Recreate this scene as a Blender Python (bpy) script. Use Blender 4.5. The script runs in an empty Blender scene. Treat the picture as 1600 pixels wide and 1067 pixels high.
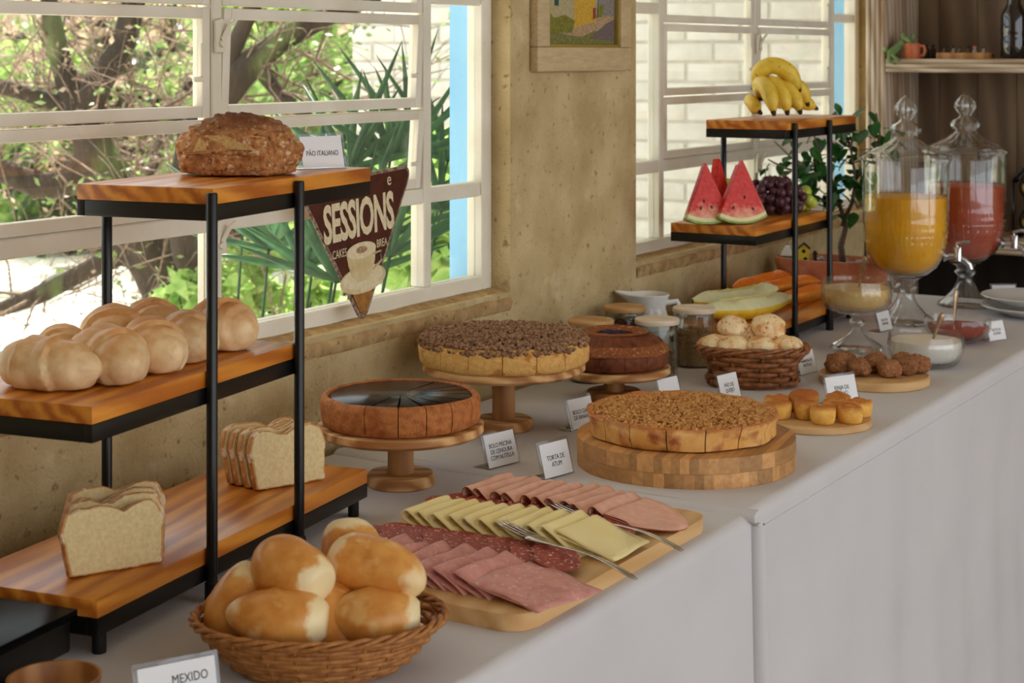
import bpy, bmesh, math, random
from mathutils import Vector, Matrix, noise
random.seed(7)
sc = bpy.context.scene
COL = sc.collection
PI = math.pi
R = math.radians
TZ = 0.78            # top of the far table cloth
NZ = 0.774           # top of the near table cloth
CAMX, CAMZ, YAW, FPX, HOR = 1.72, 1.43, R(31), 2660.0, 85.0

# ------------------------------------------------------------------ camera
cd = bpy.data.cameras.new('camera')
cam = bpy.data.objects.new('camera', cd); COL.objects.link(cam)
cam.location = (CAMX, 0, CAMZ); cam.rotation_euler = (PI/2, 0, YAW)
cd.sensor_width = 36; cd.lens = FPX/1600*36
cd.shift_y = -(1067/2-HOR)/1600
cd.dof.use_dof = True; cd.dof.focus_distance = 2.5; cd.dof.aperture_fstop = 10
sc.camera = cam
# ------------------------------------------------------------------ world, sun, exposure
wd = bpy.data.worlds.new('World'); sc.world = wd; wd.use_nodes = True
bg = wd.node_tree.nodes['Background']
bg.inputs['Color'].default_value = (0.90, 0.95, 1.0, 1); bg.inputs['Strength'].default_value = 1.15
sl = bpy.data.lights.new('sun', 'SUN'); sl.energy = 7.5; sl.angle = R(0.6); sl.color = (1.0, .93, .82)
sun = bpy.data.objects.new('sun', sl); COL.objects.link(sun)
sun.rotation_euler = Vector((.40, -.50, -.77)).to_track_quat('-Z', 'Y').to_euler()
sc.view_settings.view_transform = 'Standard'; sc.view_settings.look = 'None'
sc.view_settings.gamma = 1; sc.view_settings.use_curve_mapping = False
sc.view_settings.exposure = 1.1
sc.cycles.use_denoising = True
sc.cycles.max_bounces = 10; sc.cycles.transparent_max_bounces = 24
sc.cycles.transmission_bounces = 8; sc.cycles.glossy_bounces = 4
sc.cycles.sample_clamp_indirect = 6; sc.cycles.caustics_refractive = False; sc.cycles.caustics_reflective = False

# ------------------------------------------------------------------ helpers
def lin(c):
    f = lambda v: (v/255/12.92) if v/255 <= .04045 else ((v/255+.055)/1.055)**2.4
    return (f(c[0]), f(c[1]), f(c[2]), 1)
def at(px, py, d):
    """point at depth d from the camera plane along the direction of a photo pixel"""
    X = (px-800)/FPX*d
    return Vector((CAMX+X*math.cos(YAW)-d*math.sin(YAW), X*math.sin(YAW)+d*math.cos(YAW), CAMZ-(py-HOR)/FPX*d))
MATS = {}
def mat(name, c1, c2=None, scale=20, rough=.6, bump=0, bscale=None, stretch=(1,1,1), spec=.4, metal=0, sss=0,
        detail=5, lo=.35, hi=.65, rand=0, spots=None, coat=0, bdist=.002, xramp=None, k=4.0):
    """noise-mottled principled surface; spots=(colour, scale, threshold, softness); xramp=(axis, start, end, colour) tints one end of the object"""
    m = bpy.data.materials.new(name); m.use_nodes = True; MATS[name] = m
    nt = m.node_tree; N = nt.nodes; L = nt.links; b = N['Principled BSDF']
    b.inputs['Roughness'].default_value = rough; b.inputs['Metallic'].default_value = metal
    b.inputs['Specular IOR Level'].default_value = spec
    if sss: b.inputs['Subsurface Weight'].default_value = sss; b.inputs['Subsurface Radius'].default_value = (.02,.012,.006); b.inputs['Subsurface Scale'].default_value = .5
    if coat: b.inputs['Coat Weight'].default_value = coat; b.inputs['Coat Roughness'].default_value = .08
    tc = N.new('ShaderNodeTexCoord'); mp = N.new('ShaderNodeMapping'); mp.inputs['Scale'].default_value = stretch
    L.new(tc.outputs['Object'], mp.inputs['Vector'])
    out = None
    if rand:
        oi = N.new('ShaderNodeObjectInfo'); va = N.new('ShaderNodeVectorMath'); va.operation = 'ADD'
        mm = N.new('ShaderNodeMath'); mm.operation = 'MULTIPLY'; mm.inputs[1].default_value = 37.
        L.new(oi.outputs['Random'], mm.inputs[0]); L.new(mm.outputs[0], va.inputs[1]); L.new(mp.outputs[0], va.inputs[0]); vec = va.outputs[0]
    else: vec = mp.outputs[0]
    if c2 is not None:
        nz = N.new('ShaderNodeTexNoise'); nz.inputs['Scale'].default_value = scale*k; nz.inputs['Detail'].default_value = detail
        L.new(vec, nz.inputs['Vector'])
        cr = N.new('ShaderNodeValToRGB'); cr.color_ramp.elements[0].position = lo; cr.color_ramp.elements[1].position = hi
        cr.color_ramp.elements[0].color = lin(c1); cr.color_ramp.elements[1].color = lin(c2)
        L.new(nz.outputs[0], cr.inputs[0]); out = cr.outputs[0]
    else:
        rgb = N.new('ShaderNodeRGB'); rgb.outputs[0].default_value = lin(c1); out = rgb.outputs[0]
    def mixc(fac, col):
        nonlocal out
        mx = N.new('ShaderNodeMix'); mx.data_type = 'RGBA'; L.new(fac, mx.inputs[0]); L.new(out, mx.inputs[6])
        mx.inputs[7].default_value = lin(col); out = mx.outputs[2]
    for sp in ([spots] if spots and not isinstance(spots[0][0], (tuple, list)) else (spots or [])):
        n2 = N.new('ShaderNodeTexNoise'); n2.inputs['Scale'].default_value = sp[1]*k; n2.inputs['Detail'].default_value = 3; L.new(vec, n2.inputs['Vector'])
        mr = N.new('ShaderNodeMapRange'); mr.inputs[1].default_value = sp[2]; mr.inputs[2].default_value = sp[2]+sp[3]
        L.new(n2.outputs[0], mr.inputs[0]); mixc(mr.outputs[0], sp[0])
    for xr in ([xramp] if xramp and not isinstance(xramp[0], (tuple, list)) else (xramp or [])):
        sx = N.new('ShaderNodeSeparateXYZ'); L.new(tc.outputs['Object'], sx.inputs[0])
        n3 = N.new('ShaderNodeTexNoise'); n3.inputs['Scale'].default_value = 60; L.new(vec, n3.inputs['Vector'])
        ma = N.new('ShaderNodeMath'); ma.operation = 'MULTIPLY_ADD'; ma.inputs[1].default_value = (xr[2]-xr[1])*1.6
        L.new(n3.outputs[0], ma.inputs[0]); ma.inputs[1].default_value += math.copysign(xr[4] if len(xr) > 4 else 0, xr[2]-xr[1]); L.new(sx.outputs[xr[0]], ma.inputs[2])
        mr = N.new('ShaderNodeMapRange'); off = (xr[2]-xr[1])*.8+math.copysign((xr[4] if len(xr) > 4 else 0)*.5, xr[2]-xr[1]); mr.inputs[1].default_value = xr[1]+off; mr.inputs[2].default_value = xr[2]+off
        L.new(ma.outputs[0], mr.inputs[0]); mixc(mr.outputs[0], xr[3])
    if rand:
        hs = N.new('ShaderNodeHueSaturation'); mr = N.new('ShaderNodeMapRange'); mr.inputs[3].default_value = 1-rand; mr.inputs[4].default_value = 1+rand
        L.new(oi.outputs['Random'], mr.inputs[0]); L.new(mr.outputs[0], hs.inputs['Value']); L.new(out, hs.inputs['Color']); out = hs.outputs[0]
    L.new(out, b.inputs['Base Color'])
    if bump:
        nb = N.new('ShaderNodeTexNoise'); nb.inputs['Scale'].default_value = (bscale or scale*3)*(1+(k-1)*.5); nb.inputs['Detail'].default_value = 4; L.new(vec, nb.inputs['Vector'])
        bp = N.new('ShaderNodeBump'); bp.inputs['Strength'].default_value = bump; bp.inputs['Distance'].default_value = bdist
        L.new(nb.outputs[0], bp.inputs['Height']); L.new(bp.outputs[0], b.inputs['Normal'])
    return m
def wood(name, c1, c2, axis='Y', scale=12, rough=.35, rand=0, dist=3, spec=.4, c3=None, rings=False, bump=.05):
    """grain runs along axis"""
    m = bpy.data.materials.new(name); m.use_nodes = True; MATS[name] = m
    nt = m.node_tree; N = nt.nodes; L = nt.links; b = N['Principled BSDF']
    b.inputs['Roughness'].default_value = rough; b.inputs['Specular IOR Level'].default_value = spec
    tc = N.new('ShaderNodeTexCoord'); mp = N.new('ShaderNodeMapping')
    st = {'X': (.12,1,1), 'Y': (1,.12,1), 'Z': (1,1,.12)}[axis]; mp.inputs['Scale'].default_value = st
    L.new(tc.outputs['Object'], mp.inputs['Vector']); vec = mp.outputs[0]
    if rand:
        oi = N.new('ShaderNodeObjectInfo'); va = N.new('ShaderNodeVectorMath'); va.operation = 'ADD'
        mm = N.new('ShaderNodeMath'); mm.operation = 'MULTIPLY'; mm.inputs[1].default_value = 11.
        L.new(oi.outputs['Random'], mm.inputs[0]); L.new(mm.outputs[0], va.inputs[1]); L.new(vec, va.inputs[0]); vec = va.outputs[0]
    wv = N.new('ShaderNodeTexWave'); wv.wave_type = 'RINGS' if rings else 'BANDS'; wv.bands_direction = 'DIAGONAL'
    wv.inputs['Scale'].default_value = scale; wv.inputs['Distortion'].default_value = dist; wv.inputs['Detail'].default_value = 3; wv.inputs['Detail Scale'].default_value = 1.5
    L.new(vec, wv.inputs['Vector'])
    nz = N.new('ShaderNodeTexNoise'); nz.inputs['Scale'].default_value = scale*8; nz.inputs['Detail'].default_value = 4; L.new(vec, nz.inputs['Vector'])
    mx0 = N.new('ShaderNodeMath'); mx0.operation = 'MULTIPLY_ADD'; mx0.inputs[1].default_value = .35; L.new(nz.outputs[0], mx0.inputs[0]); 
    m2 = N.new('ShaderNodeMath'); m2.operation = 'MULTIPLY'; m2.inputs[1].default_value = .7; L.new(wv.outputs[1], m2.inputs[0]); L.new(m2.outputs[0], mx0.inputs[2])
    cr = N.new('ShaderNodeValToRGB'); cr.color_ramp.elements[0].color = lin(c1); cr.color_ramp.elements[1].color = lin(c2)
    cr.color_ramp.elements[0].position = .2; cr.color_ramp.elements[1].position = .9
    L.new(mx0.outputs[0], cr.inputs[0]); out = cr.outputs[0]
    if c3:
        n2 = N.new('ShaderNodeTexNoise'); n2.inputs['Scale'].default_value = scale*.6; L.new(vec, n2.inputs['Vector'])
        mr = N.new('ShaderNodeMapRange'); mr.inputs[1].default_value = .45; mr.inputs[2].default_value = .7; L.new(n2.outputs[0], mr.inputs[0])
        mx = N.new('ShaderNodeMix'); mx.data_type = 'RGBA'; L.new(mr.outputs[0], mx.inputs[0]); L.new(out, mx.inputs[6]); mx.inputs[7].default_value = lin(c3); out = mx.outputs[2]
    if rand:
        hs = N.new('ShaderNodeHueSaturation'); mr = N.new('ShaderNodeMapRange'); mr.inputs[3].default_value = 1-rand; mr.inputs[4].default_value = 1+rand
        L.new(oi.outputs['Random'], mr.inputs[0]); L.new(mr.outputs[0], hs.inputs['Value']); L.new(out, hs.inputs['Color']); out = hs.outputs[0]
    L.new(out, b.inputs['Base Color'])
    if bump:
        bp = N.new('ShaderNodeBump'); bp.inputs['Strength'].default_value = bump; bp.inputs['Distance'].default_value = .002
        L.new(mx0.outputs[0], bp.inputs['Height']); L.new(bp.outputs[0], b.inputs['Normal'])
    return m
def thin_glass(name, tint=(1,1,1), refl=1.0, rough=.02, haze=0, ior=1.5, bump=0):
    m = bpy.data.materials.new(name); m.use_nodes = True; MATS[name] = m
    nt = m.node_tree; N = nt.nodes; L = nt.links; N.remove(N['Principled BSDF']); o = N['Material Output']
    t = N.new('ShaderNodeBsdfTransparent'); t.inputs[0].default_value = (*tint, 1)
    g = N.new('ShaderNodeBsdfGlossy'); g.inputs['Roughness'].default_value = rough
    # Schlick reflectance, the same on both faces of the pane
    ge = N.new('ShaderNodeNewGeometry'); dt = N.new('ShaderNodeVectorMath'); dt.operation = 'DOT_PRODUCT'
    L.new(ge.outputs['Incoming'], dt.inputs[1]); L.new(ge.outputs['Normal'], dt.inputs[0])
    def mth(op, x, y=None):
        n = N.new('ShaderNodeMath'); n.operation = op
        if hasattr(x, 'links'): L.new(x, n.inputs[0])
        else: n.inputs[0].default_value = x
        if y is not None:
            if hasattr(y, 'links'): L.new(y, n.inputs[1])
            else: n.inputs[1].default_value = y
        return n.outputs[0]
    f0 = ((ior-1)/(ior+1))**2
    p5 = mth('POWER', mth('SUBTRACT', 1.0, mth('ABSOLUTE', dt.outputs['Value'])), 5.0)
    fr_ = mth('MULTIPLY', mth('ADD', mth('MULTIPLY', p5, 1-f0), f0), refl)
    mu = N.new('ShaderNodeMath'); mu.operation = 'MINIMUM'; mu.inputs[1].default_value = 1; L.new(fr_, mu.inputs[0])
    mx = N.new('ShaderNodeMixShader'); L.new(mu.outputs[0], mx.inputs[0]); L.new(t.outputs[0], mx.inputs[1]); L.new(g.outputs[0], mx.inputs[2]); fin = mx.outputs[0]
    if haze:
        df = N.new('ShaderNodeBsdfDiffuse'); df.inputs[0].default_value = (.9,.9,.88,1); m2 = N.new('ShaderNodeMixShader')
        tc = N.new('ShaderNodeTexCoord'); nz = N.new('ShaderNodeTexNoise'); nz.inputs['Scale'].default_value = 260; nz.inputs['Detail'].default_value = 2; L.new(tc.outputs['Object'], nz.inputs['Vector'])
        mr = N.new('ShaderNodeMapRange'); mr.inputs[1].default_value = .66; mr.inputs[2].default_value = .74; mr.inputs[3].default_value = haze*.3; mr.inputs[4].default_value = haze*6
        L.new(nz.outputs[0], mr.inputs[0]); L.new(mr.outputs[0], m2.inputs[0]); L.new(fin, m2.inputs[1]); L.new(df.outputs[0], m2.inputs[2]); fin = m2.outputs[0]
    L.new(fin, o.inputs[0])
    return m
def glass(name, tint=(.97,.98,.98), rough=.01, ior=1.48):
    m = bpy.data.materials.new(name); m.use_nodes = True; MATS[name] = m
    b = m.node_tree.nodes['Principled BSDF']; b.inputs['Base Color'].default_value = (*tint, 1)
    b.inputs['Transmission Weight'].default_value = 1; b.inputs['Roughness'].default_value = rough; b.inputs['IOR'].default_value = ior
    return m
def leafmat(name, c1, c2, trans=.45, rough=.45, scale=6):
    m = mat(name, c1, c2, scale=scale, rough=rough, rand=.18)
    nt = m.node_tree; N = nt.nodes; L = nt.links; b = N['Principled BSDF']; src = b.inputs['Base Color'].links[0].from_socket
    tr = N.new('ShaderNodeBsdfTranslucent'); L.new(src, tr.inputs[0]); mx = N.new('ShaderNodeMixShader'); mx.inputs[0].default_value = trans
    L.new(b.outputs[0], mx.inputs[1]); L.new(tr.outputs[0], mx.inputs[2]); L.new(mx.outputs[0], N['Material Output'].inputs[0])
    return m

class G:
    """collects faces for ONE mesh"""
    def __init__(s): s.v = []; s.f = []
    def add(s, v, f, M=None):
        o = len(s.v)
        s.v += [tuple(M @ Vector(p)) for p in v] if M is not None else [tuple(p) for p in v]
        s.f += [tuple(i+o for i in q) for q in f]; return s
    def box(s, x0, x1, y0, y1, z0, z1, b=0, M=None, seg=2):
        if b <= 0:
            v = [(x0,y0,z0),(x1,y0,z0),(x1,y1,z0),(x0,y1,z0),(x0,y0,z1),(x1,y0,z1),(x1,y1,z1),(x0,y1,z1)]
            f = [(0,3,2,1),(4,5,6,7),(0,1,5,4),(1,2,6,5),(2,3,7,6),(3,0,4,7)]
            return s.add(v, f, M)
        bm = bmesh.new(); bmesh.ops.create_cube(bm, size=1)
        for q in bm.verts: q.co = ((x0+x1)/2+q.co.x*(x1-x0), (y0+y1)/2+q.co.y*(y1-y0), (z0+z1)/2+q.co.z*(z1-z0))
        bmesh.ops.bevel(bm, geom=bm.edges[:], offset=b, segments=seg, profile=.6, affect='EDGES')
        bm.verts.index_update(); v = [q.co[:] for q in bm.verts]; f = [[q.index for q in fc.verts] for fc in bm.faces]; bm.free()
        return s.add(v, f, M)
    def lathe(s, prof, n=40, M=None, fn=None):
        v = []; f = []; rings = []
        for r, z in prof:
            if r < 1e-6: rings.append([len(v)]); v.append((0,0,z))
            else:
                ring = []
                for i in range(n):
                    a = 2*PI*i/n; rr, zz = (fn(a, r, z) if fn else (r, z)); ring.append(len(v)); v.append((rr*math.cos(a), rr*math.sin(a), zz))
                rings.append(ring)
        for a, b in zip(rings, rings[1:]):
            for i in range(n):
                j = (i+1) % n
                if len(a) == 1 and len(b) == 1: continue
                if len(a) == 1: f.append((a[0], b[j], b[i]))
                elif len(b) == 1: f.append((a[i], a[j], b[0]))
                else: f.append((a[i], a[j], b[j], b[i]))
        return s.add(v, f, M)
    def wedge(s, sec, a0, a1, k=6, M=None, fn=None):
        """closed (r,z) section swept from angle a0 to a1 and capped"""
        n = len(sec); v = []; f = []
        for i in range(k+1):
            a = a0+(a1-a0)*i/k
            for r, z in sec:
                if fn: r, z = fn(a, r, z)
                v.append((r*math.cos(a), r*math.sin(a), z))
        for i in range(k):
            for j in range(n):
                q = (j+1) % n; f.append((i*n+j, (i+1)*n+j, (i+1)*n+q, i*n+q))
        f.append(tuple(range(n))); f.append(tuple(k*n+j for j in reversed(range(n))))
        return s.add(v, f, M)
    def tube(s, path, rad, n=8, closed=False, M=None, flat=1.0, up=None):
        P = [Vector(p) for p in path]; m = len(P); v = []; f = []
        rs = rad if isinstance(rad, (list, tuple)) else [rad]*m
        nrm = None
        for i in range(m):
            t = (P[(i+1) % m]-P[i-1]) if closed else (P[min(i+1, m-1)]-P[max(i-1, 0)])
            if t.length < 1e-9: t = Vector((0,0,1))
            t.normalize()
            if nrm is None:
                u = Vector(up) if up else (Vector((0,0,1)) if abs(t.z) < .9 else Vector((1,0,0)))
                nrm = (u-t*u.dot(t)).normalized()
            else:
                q = nrm-t*nrm.dot(t); nrm = q.normalized() if q.length > 1e-6 else nrm
            bn = t.cross(nrm)
            for j in range(n):
                a = 2*PI*j/n; v.append(P[i]+(nrm*math.cos(a)*flat+bn*math.sin(a))*rs[i])
        for i in range(m if closed else m-1):
            for j in range(n):
                a = i*n; b = ((i+1) % m)*n; q = (j+1) % n; f.append((a+j, a+q, b+q, b+j))
        if not closed: f.append(tuple(reversed(range(n)))); f.append(tuple((m-1)*n+j for j in range(n)))
        return s.add(v, f, M)
    def blob(s, rx, ry, rz, nu=24, nv=16, fn=None, M=None):
        v = [(0,0,-1)]; f = []
        for j in range(1, nv):
            p = -PI/2+PI*j/nv
            for i in range(nu):
                a = 2*PI*i/nu; v.append((math.cos(p)*math.cos(a), math.cos(p)*math.sin(a), math.sin(p)))
        v.append((0,0,1)); T = len(v)-1
        for i in range(nu):
            k = (i+1) % nu; f.append((0, 1+k, 1+i)); f.append((T, T-nu+i, T-nu+k))
            for j in range(nv-2): a = 1+j*nu; b = a+nu; f.append((a+i, a+k, b+k, b+i))
        w = []
        for p in v:
            q = Vector((p[0]*rx, p[1]*ry, p[2]*rz))
            w.append(fn(Vector(p), q) if fn else q)
        return s.add(w, f, M)
    def prism(s, out, z0, z1, b=0, M=None):
        """outline extruded, edges eased by b"""
        n = len(out); c = Vector((sum(p[0] for p in out)/n, sum(p[1] for p in out)/n))
        def ring(z, k):
            r = []
            for i in range(n):
                p = Vector(out[i][:2]); a = Vector(out[i-1][:2]); d = Vector(out[(i+1) % n][:2])
                t = (d-a); nn = Vector((-t.y, t.x)).normalized() if t.length > 1e-9 else Vector((0,0))
                if nn.dot(c-p) < 0: nn = -nn
                p = p+nn*k; r.append((p.x, p.y, z))
            return r
        rs = [ring(z0, b), ring(z0+b, 0), ring(z1-b, 0), ring(z1, b)] if b else [ring(z0, 0), ring(z1, 0)]
        v = [p for r in rs for p in r]; f = [tuple(reversed(range(n))), tuple((len(rs)-1)*n+i for i in range(n))]
        for k in range(len(rs)-1):
            for i in range(n): j = (i+1) % n; f.append((k*n+i, k*n+j, (k+1)*n+j, (k+1)*n+i))
        return s.add(v, f, M)
    def grid(s, fn, nu, nv, M=None, closeu=False):
        v = [fn(i/nu if closeu else i/(nu), j/nv) for j in range(nv+1) for i in range(nu+(0 if closeu else 1))]
        w = nu if closeu else nu+1; f = []
        for j in range(nv):
            for i in range(nu): k = (i+1) % w; f.append((j*w+i, j*w+k, (j+1)*w+k, (j+1)*w+i))
        return s.add(v, f, M)
    def mesh(s, name, m=None, smooth=40):
        me = bpy.data.meshes.new(name); me.from_pydata(s.v, [], s.f); me.validate(); 
        if m: me.materials.append(MATS[m] if isinstance(m, str) else m)
        if smooth:
            me.shade_smooth()
            if smooth < 180: me.set_sharp_from_angle(angle=R(smooth))
        me.update(); return me
    def obj(s, name, m=None, parent=None, loc=None, rot=None, smooth=40, fix=True):
        me = s.mesh(name, m, smooth)
        if fix and len(me.polygons) < 30000:
            bm = bmesh.new(); bm.from_mesh(me); bmesh.ops.recalc_face_normals(bm, faces=bm.faces[:]); bm.to_mesh(me); bm.free()
        return link(name, me, parent, loc, rot)
def link(name, me, parent=None, loc=None, rot=None):
    o = bpy.data.objects.new(name, me); COL.objects.link(o)
    if parent: o.parent = parent
    if loc is not None: o.location = loc
    if rot is not None: o.rotation_euler = rot
    return o
def tag(o, label, cat, group=None):
    o['label'] = label; o['category'] = cat
    if group: o['group'] = group
    return o
def thing(name, label, cat, loc=(0,0,0), rz=0, group=None):
    o = link(name, None, None, loc, (0,0,rz)); return tag(o, label, cat, group)
def struct(o): o['kind'] = 'structure'; return o
def stuff(o): o['kind'] = 'stuff'; return o
def T(x, y, z): return Matrix.Translation((x, y, z))
def Rz(a): return Matrix.Rotation(a, 4, 'Z')
def Rx(a): return Matrix.Rotation(a, 4, 'X')
def Ry(a): return Matrix.Rotation(a, 4, 'Y')
def nz3(p, s, seed=0): return noise.noise(Vector(p)*s+Vector((seed*7.3, seed*3.1, seed*1.7)))
def text(body, size, parent, loc, rot, m, xs=1, name='lettering', align='CENTER', spacing=1.0, line=.95, bold=0):
    cu = bpy.data.curves.new(name, 'FONT'); cu.body = body; cu.size = size; cu.align_x = align; cu.align_y = 'CENTER'
    cu.space_line = line; cu.space_character = spacing; cu.offset = size*bold; cu.extrude = .0001; cu.resolution_u = 3
    tmp = bpy.data.objects.new(name, cu); me = bpy.data.meshes.new_from_object(tmp); bpy.data.objects.remove(tmp); bpy.data.curves.remove(cu)
    me.transform(Matrix.Diagonal((xs, 1, 1, 1))); me.materials.clear(); me.materials.append(MATS[m]); me.name = name; return link(name, me, parent, loc, rot)
def ell(rx, ry, n=48, c=(0,0), a0=0): return [(c[0]+rx*math.cos(a0+2*PI*i/n), c[1]+ry*math.sin(a0+2*PI*i/n)) for i in range(n)]
def rrect(x0, x1, y0, y1, r, k=6):
    o = []
    for cx, cy, a in ((x1-r, y1-r, 0), (x0+r, y1-r, PI/2), (x0+r, y0+r, PI), (x1-r, y0+r, 1.5*PI)):
        o += [(cx+r*math.cos(a+PI/2*i/k), cy+r*math.sin(a+PI/2*i/k)) for i in range(k+1)]
    return o

# ------------------------------------------------------------------ materials
mat('plaster', (208,186,140), (182,158,112), scale=9, rough=.9, bump=.9, bscale=160, spots=[((112,90,58), 210, .70, .05), ((150,126,84), 60, .62, .1), ((222,204,162), 14, .6, .2)], bdist=.004, k=1)
mat('sill_clay', (192,162,114), (162,128,84), scale=22, rough=.95, bump=.7, bscale=70, spots=((110,82,52), 60, .62, .1), k=1.5)
mat('white_paint', (236,230,214), (222,214,194), scale=8, rough=.5, bump=.1, bscale=60, spots=[((104,74,50), 120, .765, .02)], k=1)
mat('blue_paint', (140,196,232), (130,188,228), scale=5, rough=.6, k=1)
mat('brick_paint', (220,218,211), (208,205,197), scale=14, rough=.85, bump=.4, bscale=60, rand=.02, k=1)
mat('mortar', (200,196,186), (188,183,172), scale=20, rough=.95, bump=.5, bscale=80, k=1)
mat('floor_tile', (150,120,92), (132,104,78), scale=6, rough=.5, k=1)
mat('ceiling_paint', (236,230,218), (228,221,208), scale=4, rough=.9, k=1)
mat('cloth', (213,210,212), (207,204,206), scale=5, rough=.9, bump=.12, bscale=900, bdist=.0006, spec=.2, k=1)
wood('pine', (172,92,26), (224,148,56), 'Y', scale=18, rough=.32, dist=6, c3=(198,120,40), spec=.5)
wood('pine_end', (168,98,40), (214,146,72), 'Z', scale=10, rough=.4, dist=4)
mat('black_steel', (13,13,13), (18,17,17), scale=30, rough=.3, spec=.4)
mat('rubber', (16,16,16), rough=.7)
wood('stand_wood', (164,108,56), (224,178,120), 'X', scale=16, rough=.5, dist=5)
wood('stand_wood_dark', (150,98,52), (190,138,84), 'Z', scale=12, rough=.5, dist=4)
wood('board_wood', (206,160,104), (222,182,128), 'Y', scale=16, rough=.5, dist=2)
mat('bamboo', (188,136,82), (204,154,98), scale=30, rough=.5, rand=.34, stretch=(1,.15,1), bump=.1)
wood('light_board', (202,158,104), (216,176,124), 'X', scale=10, rough=.55, dist=2)
mat('wicker', (150,92,44), (188,128,68), scale=30, rough=.55, rand=.05, spec=.4)
mat('wicker_dark', (108,60,28), (164,100,50), scale=30, rough=.45, spec=.5)
mat('paper', (236,236,238), rough=.8)
mat('ink', (40,38,44), rough=.7)
thin_glass('acrylic', (.88,.90,.94), 1.5)
thin_glass('pane_glass', (.97,.985,.98), .9, haze=.03)
thin_glass('bowl_glass', (.97,.98,.98), 1.3, rough=.03, bump=0)
thin_glass('cut_glass_thin', (.985,.99,.99), 1.7, rough=.03)
thin_glass('crystal', (.975,.985,.985), 2.6, rough=.02, ior=1.6)
mat('chrome', (200,200,205), rough=.14, metal=1)
mat('steel', (196,192,188), (176,172,168), scale=40, rough=.22, metal=1)
mat('porcelain', (232,232,228), rough=.15, spec=.6)
# ================================================================== THE SETTING
W1 = (1.23, 2.855); W2 = (3.40, 4.985); SILL, HEAD = .965, 2.25
g = G()
xo = -.125
for y0, y1, z0, z1 in ((-3,6.2,0,SILL), (-3,6.2,HEAD,2.75), (-3,W1[0],SILL,HEAD), (W1[1],W2[0],SILL,HEAD), (W2[1],6.2,SILL,HEAD)):
    if z0 == 0:  # below the sills: two strips per window so the openings stay clean
        g.box(xo, 0, y0, y1, z0, z1)
    else: g.box(xo, 0, y0, y1, z0, z1)
wall = struct(g.obj('wall_left', 'plaster', smooth=0))
def rough_sill(name, y0, y1):
    # hand-trowelled clay ledge in front of the window frame, sagging over the wall edge
    g = G()
    prof = [(-.062,.012),(-.03,.009),(-.010,.003),(.001,-.005),(.005,-.013),(.004,-.022),(.0005,-.032),(-.004,-.034),(-.062,-.034)]
    k = 60
    def f(u, t):
        i = t*(len(prof)-1); a = int(min(i, len(prof)-2)); w = i-a
        x = prof[a][0]*(1-w)+prof[a+1][0]*w; z = prof[a][1]*(1-w)+prof[a+1][1]*w; y = y0+(y1-y0)*u
        n = nz3((x, y, z), 14)*.003 if 0 < t < 1 and x > -.05 else 0
        return (x+n, y, SILL+z-.004+n*.7)
    g.grid(f, k, 14); return struct(g.obj(name, 'sill_clay', smooth=60))
rough_sill('trim_1', W1[0], W1[1]); rough_sill('trim_2', W2[0], W2[1])
for n, w in (('trim_3', W1), ('trim_4', W2)):       # blue painted outer reveals
    g = G().box(xo-.012, -.078, w[1]-.006, w[1], SILL, HEAD).box(xo-.012, -.078, w[0], w[0]+.006, SILL, HEAD); struct(g.obj(n, 'blue_paint', smooth=0))
g = G().box(xo-.012, xo, -3, W1[0], 0, 2.75).box(xo-.012, xo, W1[1], W2[0], 0, 2.75).box(xo-.012, xo, W2[1], 6.2, 0, 2.75).box(xo-.012, xo, W1[0], W1[1], 0, SILL).box(xo-.012, xo, W2[0], W2[1], 0, SILL)
struct(g.obj('wall_outer', 'mortar', smooth=0))
struct(G().box(-.125, 6, -3, 6.2, -.1, 0).obj('floor', 'floor_tile', smooth=0))
struct(G().box(-1.35, 4.6, -3, 6.2, 2.75, 2.9).obj('ceiling', 'ceiling_paint', smooth=0))  # overhang past the window wall added as unseen eaves to block the sun
struct(G().box(0, 4.6, -3.12, -3, 0, 2.75).obj('wall_back', 'plaster', smooth=0))  # unseen wall, added to cut the fill light and raise contrast
struct(G().box(4.46, 4.6, -3, -2.86, 0, 2.75).box(4.46, 4.6, .2, .34, 0, 2.75).box(4.46, 4.6, 3.4, 3.54, 0, 2.75).obj('wall_right', 'plaster', smooth=0))   # unseen posts; this side is left open so sky light fills the room
struct(G().box(0, 6, 5.32, 5.45, 0, 2.75).obj('wall_far', 'plaster', smooth=0))

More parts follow.
